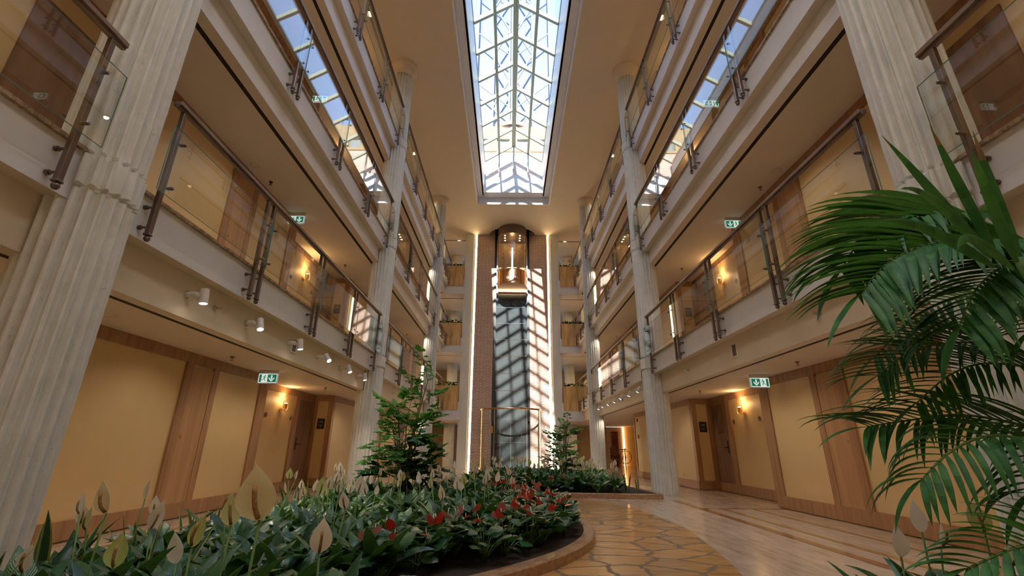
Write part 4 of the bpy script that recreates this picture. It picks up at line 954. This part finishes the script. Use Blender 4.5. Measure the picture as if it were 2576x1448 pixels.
def flower(parent, dx, dy, h, kind, rz, tilt=0.0, scale=1.0, spx=True, name='flower'):
    f = bpy.data.objects.new(name, {'w': SPA, 'g': SPAG, 'y': SPAY}[kind][RND.randrange(len({'w': SPA, 'g': SPAG, 'y': SPAY}[kind]))]); COL.objects.link(f)
    f.parent = parent; f.location = (dx, dy, h); f.rotation_euler = (tilt, RND.uniform(-0.25,0.25), rz); f.scale = (scale,)*3
    if spx: inst('spadix', SPX, f, (0,0,0))
    mb = MB(); mb.tube([(dx*0.15,dy*0.15,0),(dx*0.6+0.01,dy*0.6,h*0.5),(dx,dy,h+0.004)], 0.0045*scale**0.5, 6)
    mb.build('flower_stem', M['stem'], parent, True)
def inside(P, x, y):
    c = False; n = len(P); j = n-1
    for i in range(n):
        if (P[i][1] > y) != (P[j][1] > y) and x < (P[j][0]-P[i][0])*(y-P[i][1])/(P[j][1]-P[i][1])+P[i][0]: c = not c
        j = i
    return c
IN1, IN2, IN3 = offset(BED1, -0.33), offset(BED2, -0.30), offset(BED3, -0.3)
def zone1(x, y):
    d = 'front' if y < 4 else 'middle' if y < 7 else 'back'
    e = 'left' if x < -1.9 else 'centre' if x < -0.7 else 'right'
    return d, e
def lily(x, y, z, label, group, me=None, sc=1.0, fl=()):
    r = empty('peace_lily', (x, y, z), RND.uniform(0, 6.28)); setp(r, label, 'plant', group)
    rz = r.rotation_euler.z
    f = bpy.data.objects.new('foliage', me or RND.choice(LILY)); COL.objects.link(f); f.parent = r; f.scale = (sc,)*3
    for (dx, dy, h, kind, face, s_) in fl:
        c, sn = math.cos(-rz), math.sin(-rz); flower(r, dx*c-dy*sn, dx*sn+dy*c, h, kind, face-rz, RND.uniform(-0.15, 0.25), s_, kind != 'w' or RND.random() < 0.8)
    return r
def grid(P, step, jit, seed, test=lambda x, y: True):
    r = random.Random(seed); xs = [p[0] for p in P]; ys = [p[1] for p in P]; out = []; y = min(ys); k = 0
    while y < max(ys):
        x = min(xs) + (step/2 if k % 2 else 0)
        while x < max(xs):
            a, b = x+r.uniform(-jit, jit), y+r.uniform(-jit, jit)
            if inside(P, a, b) and test(a, b): out.append((a, b))
            x += step
        y += step*0.87; k += 1
    return out
TREE1 = (-1.78, 8.3); TREE2 = (1.55, 13.8)
def anthzone(x, y):
    # strip along the right and front rim of the near bed
    dmin = min((x-px)**2+(y-py)**2 for px, py in BED1[:] if px > -1.0)**0.5
    return dmin < (0.98 if 4.0 < y < 8.8 else 0.6) and x > -0.9 and 3.2 < y < 9.5
# --- near bed: peace lilies
special = [(-1.00, 2.05, 0.63, 'y', 0.0, 1.75, 'peace lily with the largest cream spathe, towering over the near bed'),
           (-1.33, 2.45, 0.55, 'g', 0.3, 1.35, 'peace lily with a tall pale green spathe, near bed'),
           (-1.50, 2.45, 0.46, 'g', -0.2, 1.35, 'peace lily with a yellow-green spathe, left part of the near bed'),
           (-1.95, 2.45, 0.60, 'y', -0.4, 1.3, 'peace lily with a withered yellow spathe on a long stalk'),
           (-2.33, 2.55, 0.33, 'w', 0.1, 1.2, 'peace lily with a white spathe beside the near left column'),
           (-1.88, 2.5, 0.36, 'g', 0.2, 1.2, 'peace lily with a low lime green spathe, left part of the near bed'),
           (-0.86, 2.4, 0.45, 'w', 0.4, 1.25, 'peace lily with a slanting cream spathe and long spadix'),
           (-1.62, 2.6, 0.36, 'w', 0.2, 1.1, 'peace lily with one cupped white spathe, front left of the near bed')]
for (x, y, h, k, face, sc, lab) in special: lily(x, y, 0.085, lab, None, sc=1.0, fl=[(RND.uniform(-.03,.03), 0.0, h, k, face, sc)])
for (x, y) in grid(IN1, 0.36, 0.09, 5, lambda a, b: not anthzone(a, b) and (a-TREE1[0])**2+(b-TREE1[1])**2 > 0.12 and a > -2.75 and b > 2.1):
    if any((x-q[0])**2+(y-q[1])**2 < 0.05 for q in special): continue
    d, e = zone1(x, y); fl = []
    for _ in range(RND.choice([0,0,1,1,1]) if y < 6 else RND.choice([0,0,1,1])):
        fl.append((RND.uniform(-0.16,0.16), RND.uniform(-0.16,0.16), RND.uniform(0.40, 0.58), RND.choice('wwwwwg'), RND.uniform(-0.9,0.9), RND.uniform(0.9,1.15)))
    vv = (y > 4.6 and x < -0.9 and RND.random() < 0.6)
    g_ = 'white flowering peace lilies' if fl else 'flowerless peace lilies'
    lily(x, y, 0.085, '%s at the %s %s of the large near bed' % ('peace lily with white spathes' if fl else 'peace lily with bare dark leaves', d, e) if not vv else '%s at the %s %s of the large near bed' % ('pale striped peace lily with spathes' if fl else 'pale striped leafy plant', d, e),
         '%s, near bed, %s %s' % (g_ if not vv else 'pale '+g_, d, e), RND.choice(LILYV) if vv else None, RND.uniform(0.72, 0.95), fl)
# --- anthuriums
def heart(mb, p0, az, e0, size, mi=0, droop=0.5, roll=0.0):
    prof = lambda t: 0.35 if t <= 0 else max(0.02, (math.sin(PI*(0.12+0.88*t)**0.8))**0.7) if t < 0.99 else 0.02
    ribbon(mb, p0, az, size, size*0.85, e0, droop, 6, 0.22, prof, mi, roll)
def anthfoliage(seed):
    r = random.Random(seed); mb = MB()
    for i in range(20):
        az = i*2.399+r.uniform(-.3,.3); h = r.uniform(0.10, 0.26); rad = r.uniform(0.04, 0.17)
        p = Vector((rad*math.cos(az), rad*math.sin(az), h)); mb.tube([(0.01*math.cos(az),0.01*math.sin(az),0), (p.x*0.5,p.y*0.5,h*0.6), p], 0.0028, 4, mi=1)
        heart(mb, p, az, R(r.uniform(-10, 40)), r.uniform(0.11, 0.16), 0, r.uniform(0.4, 1.0), r.uniform(-0.5,0.5))
    return mb
ANTH = [mesh_of(anthfoliage(k), [M['anth'], M['stem']], True) for k in range(4)]
def aspathe(mat, seed):
    mb = MB(); heart(mb, (0,0,0), -PI/2, R(20), 0.10, 0, 0.3); return mesh_of(mb, mat, True)
ASP = [aspathe(M['redsp'], 1), aspathe(M['redsp'], 2), aspathe(M['pinksp'], 3)]
ASX = mesh_of(MB().tube([(0,-0.01,0.0),(0,-0.03,0.03),(0,-0.045,0.06)], 0.0045, 8, r1=0.003), M['spathe_y'], True)
def anthurium(x, y, z, label, group, fl):
    r = empty('anthurium', (x, y, z), RND.uniform(0, 6.28)); setp(r, label, 'plant', group); rz = r.rotation_euler.z
    f = bpy.data.objects.new('foliage', RND.choice(ANTH)); COL.objects.link(f); f.parent = r; f.scale = (RND.uniform(0.9,1.15),)*3
    for k in range(fl):
        a = RND.uniform(0, 6.28); d = RND.uniform(0.03, 0.15); dx, dy, h = d*math.cos(a), d*math.sin(a), RND.uniform(0.24, 0.36)
        o = inst('flower', ASP[RND.randrange(3)], r, (dx, dy, h)); o.rotation_euler = (RND.uniform(-0.9,0.1), RND.uniform(-0.3,0.3), RND.uniform(-1.2,1.2)-rz); o.scale = (RND.uniform(0.85,1.25),)*3; inst('spadix', ASX, o, (0,0,0))
        mb = MB().tube([(0,0,0),(dx*0.6,dy*0.6,h*0.6),(dx,dy,h)], 0.0028, 5); mb.build('flower_stem', M['stem'], r, True)
for (x, y) in grid(offset(BED1, -0.27), 0.28, 0.07, 9, anthzone):
    k = RND.choice([0,1,1,2,2,3]); d = 'front' if y < 4.8 else 'middle' if y < 6.8 else 'back'
    anthurium(x, y, 0.085, ('red flowering anthurium at the %s of the near bed rim' if k else 'flowerless anthurium at the %s of the near bed rim') % d, ('red' if k else 'flowerless')+' anthuriums, near bed rim, '+d, k)
# --- snake plants
def snakemesh(seed, n):
    r = random.Random(seed); mb = MB()
    prof = lambda t: 0.45+0.55*math.sin(PI*min(1, t*1.1)**0.9) if t < 0.55 else max(0.0, (1-((t-0.55)/0.45)**1.6))*0.98
    for i in range(n):
        az = r.uniform(0, 6.28); ribbon(mb, (0.03*math.cos(az), 0.03*math.sin(az), 0), az, r.uniform(0.26, 0.52), r.uniform(0.038, 0.058), R(r.uniform(68, 89)), R(r.uniform(-4, 40)), 8, 0.3, prof, 0, r.uniform(-1.2, 1.2), r.uniform(-0.6, 0.6), 4)
    return mb
SNK = [mesh_of(snakemesh(k, 3+k % 3), M['snake'], True) for k in range(5)]
def snake(x, y, z, label, group, sc=1.0, me=None):
    r = empty('snake_plant', (x, y, z), RND.uniform(0, 6.28)); setp(r, label, 'plant', group)
    f = bpy.data.objects.new('leaves', me or RND.choice(SNK)); COL.objects.link(f); f.parent = r; f.scale = (sc,)*3
for i in range(24):
    y = 2.2+i*0.31; x = -2.80 + RND.uniform(-0.05, 0.08) + (0.1 if y > 8.6 else 0)
    if inside(BED1, x, y): snake(x, y, 0.085, 'yellow-edged snake plant along the left rim of the near bed, %s' % ('front' if y < 3.4 else 'middle' if y < 6 else 'far end'), 'snake plants, near bed, %s' % ('front' if y < 3.4 else 'middle' if y < 6 else 'far end'), 1.12 if y < 3.6 else 0.95)
snake(-2.30, 2.2, 0.085, 'tall bent snake plant leaf in front of the near left column', None, 1.2, SNK[0]); snake(-1.85, 2.75, 0.085, 'broad upright snake plant between the front peace lilies', None, 1.2, SNK[1])
# --- far bed
for (x, y) in grid(IN2, 0.40, 0.10, 15, lambda a, b: (a-TREE2[0])**2+(b-TREE2[1])**2 > 0.10):
    front = y < 11.9
    if x > 2.55 and y < 13.6:
        snake(x, y, 0.085, 'snake plant at the corner of the far bed by the middle right column', 'snake plants, corner of the far bed', 0.9); continue
    if front and x < 1.7 and RND.random() < 0.62 or (x < 0.0 and y < 12.6):
        k = RND.choice([0,1,1,2]); anthurium(x, y, 0.085, 'red flowering anthurium at the front of the far bed' if k else 'flowerless anthurium at the front of the far bed', ('red' if k else 'flowerless')+' anthuriums, far bed', k); continue
    fl = [(RND.uniform(-0.15,0.15), RND.uniform(-0.15,0.15), RND.uniform(0.42, 0.62), RND.choice('wwwwgg'), RND.uniform(-0.9,0.9), RND.uniform(0.95,1.25)) for _ in range(RND.choice([0,0,1,1,2]))]
    vv = x > 1.3 and RND.random() < 0.6; d = 'front' if y < 12 else 'middle' if y < 14.2 else 'back'
    lily(x, y, 0.085, '%s%s at the %s of the far bed' % ('pale striped ' if vv else '', 'peace lily with spathes' if fl else 'flowerless peace lily', d), '%s%s peace lilies, far bed, %s' % ('pale ' if vv else '', 'flowering' if fl else 'flowerless', d), RND.choice(LILYV) if vv else None, RND.uniform(0.78, 1.0), fl)
# --- small bed below the palm
for i, (x, y, h, k) in enumerate([(1.95,2.55,0.42,'w'),(2.25,2.75,0.50,'w'),(2.15,2.2,0.46,'w'),(2.45,2.6,0.52,'g'),(2.55,2.2,0.36,'w'),(1.9,2.0,0.36,'w'),(2.8,2.5,0.3,'w'),(2.3,1.85,0.3,'g')]):
    lily(x, y, 0.085, 'peace lily %s in the small bed below the tall palm' % ['at the kerb corner','with two white spathes','with a cupped spathe','with a green spathe','near the palm stems','closest to the viewer','behind the palm stems','with a low green bud'][i], None, sc=0.85, fl=[(0.0,0.0,h,k,RND.uniform(-.5,.5),1.2)]+([(0.1,0.02,h-0.07,'w',0.6,1.1)] if i == 1 else []))
# --- greenery on the balcony planters
for s in (-1, 1):
    for li in range(3):
        for j, dx in enumerate((-0.2, 0.0, 0.2)):
            r = empty('planter_shrub', (X(s,3.15)+dx, 24.2, LEV[li]+0.74), RND.uniform(0,6)); setp(r, 'low leafy plant on the %s travertine planter, %s of the lift' % (['lowest','middle','top'][li], SIDE[s]), 'plant', 'plants on the %s planter, %s' % (['lowest','middle','top'][li], SIDE[s]))
            f = bpy.data.objects.new('foliage', RND.choice(ANTH)); COL.objects.link(f); f.parent = r; f.scale = (0.8,0.8,0.95)
            if j == 1:
                for _ in range(2): o = inst('flower', SPA[_], r, (RND.uniform(-.1,.1), RND.uniform(-.1,.05), 0.22)); 

# --- fishtail palms
def fishleaf(mb, p, d, up, size, mi=0):
    d = d.normalized(); sd = d.cross(up).normalized(); up2 = sd.cross(d).normalized(); n = 5; spread = 0.62
    vs = [p]; uv = [(0.5, 0)]; r = RND
    for i in range(n+1):
        u = i/n*2-1; L_ = size*(1.0-0.30*abs(u)**1.5)*r.uniform(0.86, 1.06); dr = -0.18*size*(u*u)
        vs.append(p + d*L_*math.cos(u*spread) + sd*L_*math.sin(u*spread) + up2*dr); uv.append((0.5+u*0.42, 0.9))
        if i < n:
            um = (i+0.5)/n*2-1; L2 = size*(0.86-0.26*abs(um)**1.5)*r.uniform(0.9,1.0); vs.append(p + d*L2*math.cos(um*spread) + sd*L2*math.sin(um*spread) + up2*(-0.10*size)); uv.append((0.5+um*0.42, 0.8))
    mb.add(vs, [(0, i, i+1) for i in range(1, len(vs)-1)], uv, mi)
def fishfrond(p0, az, e0, Ln, droop, nl, size, mat, parent, narrow=False):
    mb = MB(); p = Vector(p0); el = e0; n = nl; pts = [p.copy()]
    for i in range(n):
        t = i/n; d = Vector((math.cos(el)*math.cos(az), math.cos(el)*math.sin(az), math.sin(el)))
        p = p + d*Ln/n; el -= droop/n*(0.4+t); pts.append(p.copy())
        if t < 0.18: continue
        sd = Vector((-math.sin(az), math.cos(az), 0))
        for sgn in (-1, 1):
            dd = (d*RND.uniform(0.35,0.7) + sd*sgn*RND.uniform(0.6,0.9) + Vector((0,0,RND.uniform(-0.45,0.15)))).normalized(); sub = p + dd*size*0.55*(1-0.5*t)
            fishleaf(mb, p + dd*0.01, dd, Vector((0,0,1)), size*(1.05-0.35*t)*RND.uniform(0.8,1.1), 0)
            if t < 0.75 and not narrow: fishleaf(mb, sub, (dd+d*0.8).normalized(), Vector((0,0,1)), size*0.72, 0)
    fishleaf(mb, p, d, Vector((0,0,1)), size*0.9, 0); mb.tube(pts, 0.007, 5, mi=1, r1=0.003)
    return mb.build('frond', [mat, M['stem']], parent)
def fishpalm(x, y, label, stems, nf, height, mats, size, group=None):
    r = empty('fishtail_palm', (x, y, 0.085)); setp(r, label, 'palm')
    for k in range(stems):
        a = 2*PI*k/stems+0.4; lean = RND.uniform(0.05, 0.16); hh = height*(1.0 if k == 0 else RND.uniform(0.45, 0.85)); pts = [(0.06*math.cos(a), 0.06*math.sin(a), 0)]
        for q_ in range(1, 7): t = q_/6; pts.append((0.06*math.cos(a)+lean*hh*t*t*math.cos(a)*1.2, 0.06*math.sin(a)+lean*hh*t*t*math.sin(a)*1.2, hh*t*0.88))
        MB().tube(pts, 0.017, 7, r1=0.008).build('stem', M['stalk'], r, True)
        for j in range(nf):
            t = 0.22+0.78*(j+0.5)/nf; i0 = min(5, int(t*6)); p = Vector(pts[i0]).lerp(Vector(pts[i0+1]), t*6-i0)
            az = a*0.3 + j*2.4 + RND.uniform(-0.4,0.4); top = t > 0.8
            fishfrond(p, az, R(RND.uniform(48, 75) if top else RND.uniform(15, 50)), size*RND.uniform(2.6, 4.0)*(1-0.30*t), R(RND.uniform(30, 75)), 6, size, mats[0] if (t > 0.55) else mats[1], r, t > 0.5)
    return r
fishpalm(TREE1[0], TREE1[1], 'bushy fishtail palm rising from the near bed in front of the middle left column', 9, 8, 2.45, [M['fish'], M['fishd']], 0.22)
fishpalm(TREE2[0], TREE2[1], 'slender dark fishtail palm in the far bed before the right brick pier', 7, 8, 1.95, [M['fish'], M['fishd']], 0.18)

# --- tall feather palm at the right
palm = empty('feather_palm', (2.75, 2.05, 0.085)); setp(palm, 'large feather palm arching in from the right foreground', 'palm')
PO = Vector((2.75, 2.05, 0.085))
def bez(P, n=14):
    return catmull([tuple(p) for p in P], n, False)
def pblade(mb, p, d, Ln, W, droop, tip=0.0, n=9, nrm=Vector((0,0,1))):
    """single leaflet: direction d at the base, bends with gravity; browned tip for the last part"""
    d = d.normalized(); vs = []; uv = []; pos = p.copy(); rows = []
    for i in range(n+1):
        t = i/n; w = W*0.5*max(0.02, min(1.0, 0.35+t*3.5)*(1-max(0,(t-0.45)/0.55)**1.7))
        sd = d.cross(nrm)
        if sd.length < 1e-3: sd = d.cross(Vector((0,1,0)))
        sd.normalize(); up = sd.cross(d).normalized()
        b = len(vs); vs += [pos - sd*w + up*w*0.35, pos.copy(), pos + sd*w + up*w*0.35]; uv += [(0,t),(0.5,t),(1,t)]
        pos = pos + d*(Ln/n); d = (d + Vector((0,0,-1))*droop/n*(0.3+1.4*t)).normalized()
    for i in range(n):
        mi = 1 if (i/n) >= 1-tip else 0
        mb.add([vs[i*3+k] for k in range(6)], [(0,1,4,3),(1,2,5,4)], [uv[i*3+k] for k in range(6)], mi)
def frond(P, nl, Ln, W, droop, fw=0.55, taper=0.5, tip=0.07, t0=0.12, hang=0.0, up=0.12, rs=0.011, tp=40):
    pts = [Vector(q) for q in bez(P)]; mb = MB(); N = len(pts)-1
    mb.tube([q-PO for q in pts], rs, 6, mi=2, r1=0.003)
    for i in range(nl):
        t = t0+(1-t0)*(i+0.5)/nl; k = min(N-1, int(t*N)); f = t*N-k; p = pts[k].lerp(pts[k+1], f); tan = (pts[k+1]-pts[k]).normalized()
        sd0 = tan.cross(Vector((0,0,1))).normalized(); u0 = sd0.cross(tan).normalized(); ca, sa = math.cos(R(tp)), math.sin(R(tp))
        sd = sd0*ca + u0*sa; u2 = u0*ca - sd0*sa
        for sgn in (-1, 1):
            L_ = Ln*(1-taper*t**2)*RND.uniform(0.85,1.08)*(0.7+0.3*min(1,t*4))*(1.0 if sgn > 0 else 0.8); 
            dd = tan*(fw*1.15+0.3*t+RND.uniform(-.07,.07)) + sd*sgn*RND.uniform(0.62,0.85) + u2*(up+RND.uniform(-.1,.1)) + Vector((0,0,-hang))
            pblade(mb, p-PO, dd, L_, W*RND.uniform(0.8,1.1)*(1.0 if sgn > 0 else 0.68), droop*RND.uniform(0.8,1.25), tip if RND.random() < 0.6 else 0.0)
    pblade(mb, pts[-1]-PO, (pts[-1]-pts[-2]), Ln*0.5, W*0.8, droop*0.6, tip)
    mb.build('frond', [M['palm'], M['palmtip'], M['stem']], palm, True)
o0 = Vector((2.75,2.05,0.085))
def stalkto(P, h=0.9):
    q = Vector(P[0]); return [o0+Vector((RND.uniform(-.08,.08),RND.uniform(-.08,.08),0)), o0.lerp(q, 0.5)+Vector((0.12,0,0.1))]
FR = [([(3.05,2.35,2.01),(2.70,2.30,2.24),(2.36,2.25,2.26),(2.10,2.2,2.19),(1.84,2.15,2.04),(1.66,2.1,1.86)], 38, 0.76, 0.054, 1.0, 0.65),
      ([(2.90,2.1,1.90),(2.60,2.05,1.99),(2.33,2.0,1.98),(2.06,1.97,1.95),(1.78,1.95,1.84),(1.56,1.9,1.66)], 38, 0.74, 0.052, 0.9, 0.6),
      ([(2.95,2.1,1.70),(2.68,2.0,1.88),(2.36,1.95,1.84),(2.10,1.9,1.70),(1.90,1.85,1.50)], 32, 0.66, 0.048, 1.2, 0.6),
      ([(2.90,2.3,1.25),(2.55,2.2,1.44),(2.24,2.15,1.50),(1.91,2.1,1.45),(1.66,2.05,1.32)], 28, 0.56, 0.028, 0.6, 0.8),
      ([(3.06,2.5,1.55),(2.79,2.5,1.85),(2.35,2.45,1.75),(1.95,2.4,1.47)], 30, 0.56, 0.034, 1.2, 0.6),
      ([(3.0,2.3,1.15),(2.6,2.2,1.36),(2.3,2.15,1.40),(2.05,2.1,1.34),(1.8,2.05,1.2)], 26, 0.55, 0.030, 0.9, 0.7),
      ([(2.80,2.2,0.98),(2.48,2.2,1.10),(2.10,2.15,1.16),(1.78,2.1,1.13),(1.56,2.05,1.10)], 24, 0.60, 0.036, 1.0, 0.9),
      ([(2.40,1.95,0.90),(2.12,1.9,1.03),(1.88,1.85,1.06),(1.66,1.8,1.0),(1.52,1.8,0.90)], 18, 0.46, 0.036, 2.4, 0.5),
      ([(2.9,2.2,0.8),(2.5,2.0,1.0),(2.2,1.9,1.0),(1.95,1.85,0.85)], 22, 0.5, 0.034, 1.6, 0.6),
      ([(2.3,1.75,0.55),(2.05,1.7,0.66),(1.80,1.65,0.72),(1.60,1.6,0.72),(1.42,1.6,0.66)], 20, 0.38, 0.034, 0.9, 0.7),
      ([(3.2,2.2,1.5),(2.9,2.1,1.75),(2.6,2.0,1.72),(2.3,1.95,1.5)], 26, 0.5, 0.036, 1.3, 0.6)]
for (P, nl, L_, W, dr, fw) in FR: frond(stalkto(P)+P, nl, L_, W, dr, fw, t0=0.42, tp=RND.uniform(28, 46))
mb = MB()
for (p, q, Ln, W, tp, dr) in (((2.02,1.75,1.80),(1.62,1.62,2.30),0.66,0.046,0.16,0.25),((2.06,1.75,1.80),(1.90,1.68,2.36),0.62,0.048,0.18,0.05),((2.16,1.75,1.78),(2.13,1.72,2.36),0.62,0.048,0.25,0.02),
        ((2.0,1.72,1.76),(1.70,1.6,2.08),0.60,0.048,0.08,1.5),((2.10,1.72,1.74),(1.95,1.6,2.14),0.60,0.052,0.05,1.7),((2.25,1.78,1.74),(2.32,1.7,2.2),0.6,0.048,0.2,0.3),((2.0,1.72,1.72),(1.55,1.6,1.96),0.62,0.05,0.05,0.9),((2.2,1.78,1.6),(2.5,1.75,1.95),0.6,0.045,0.1,0.6),((2.05,1.7,1.7),(1.75,1.55,1.85),0.55,0.045,0.05,1.6)):
    p, q = Vector(p), Vector(q); pblade(mb, p-PO, q-p, Ln, W, dr, tp, 12, Vector((0.2,1,0.1)))
mb.tube([(0,0,0),(-0.25,-0.1,0.9),(-0.62,-0.3,1.72)], 0.016, 7, mi=2, r1=0.010)
mb.build('frond', [M['palm'], M['palmtip'], M['stem']], palm, True)
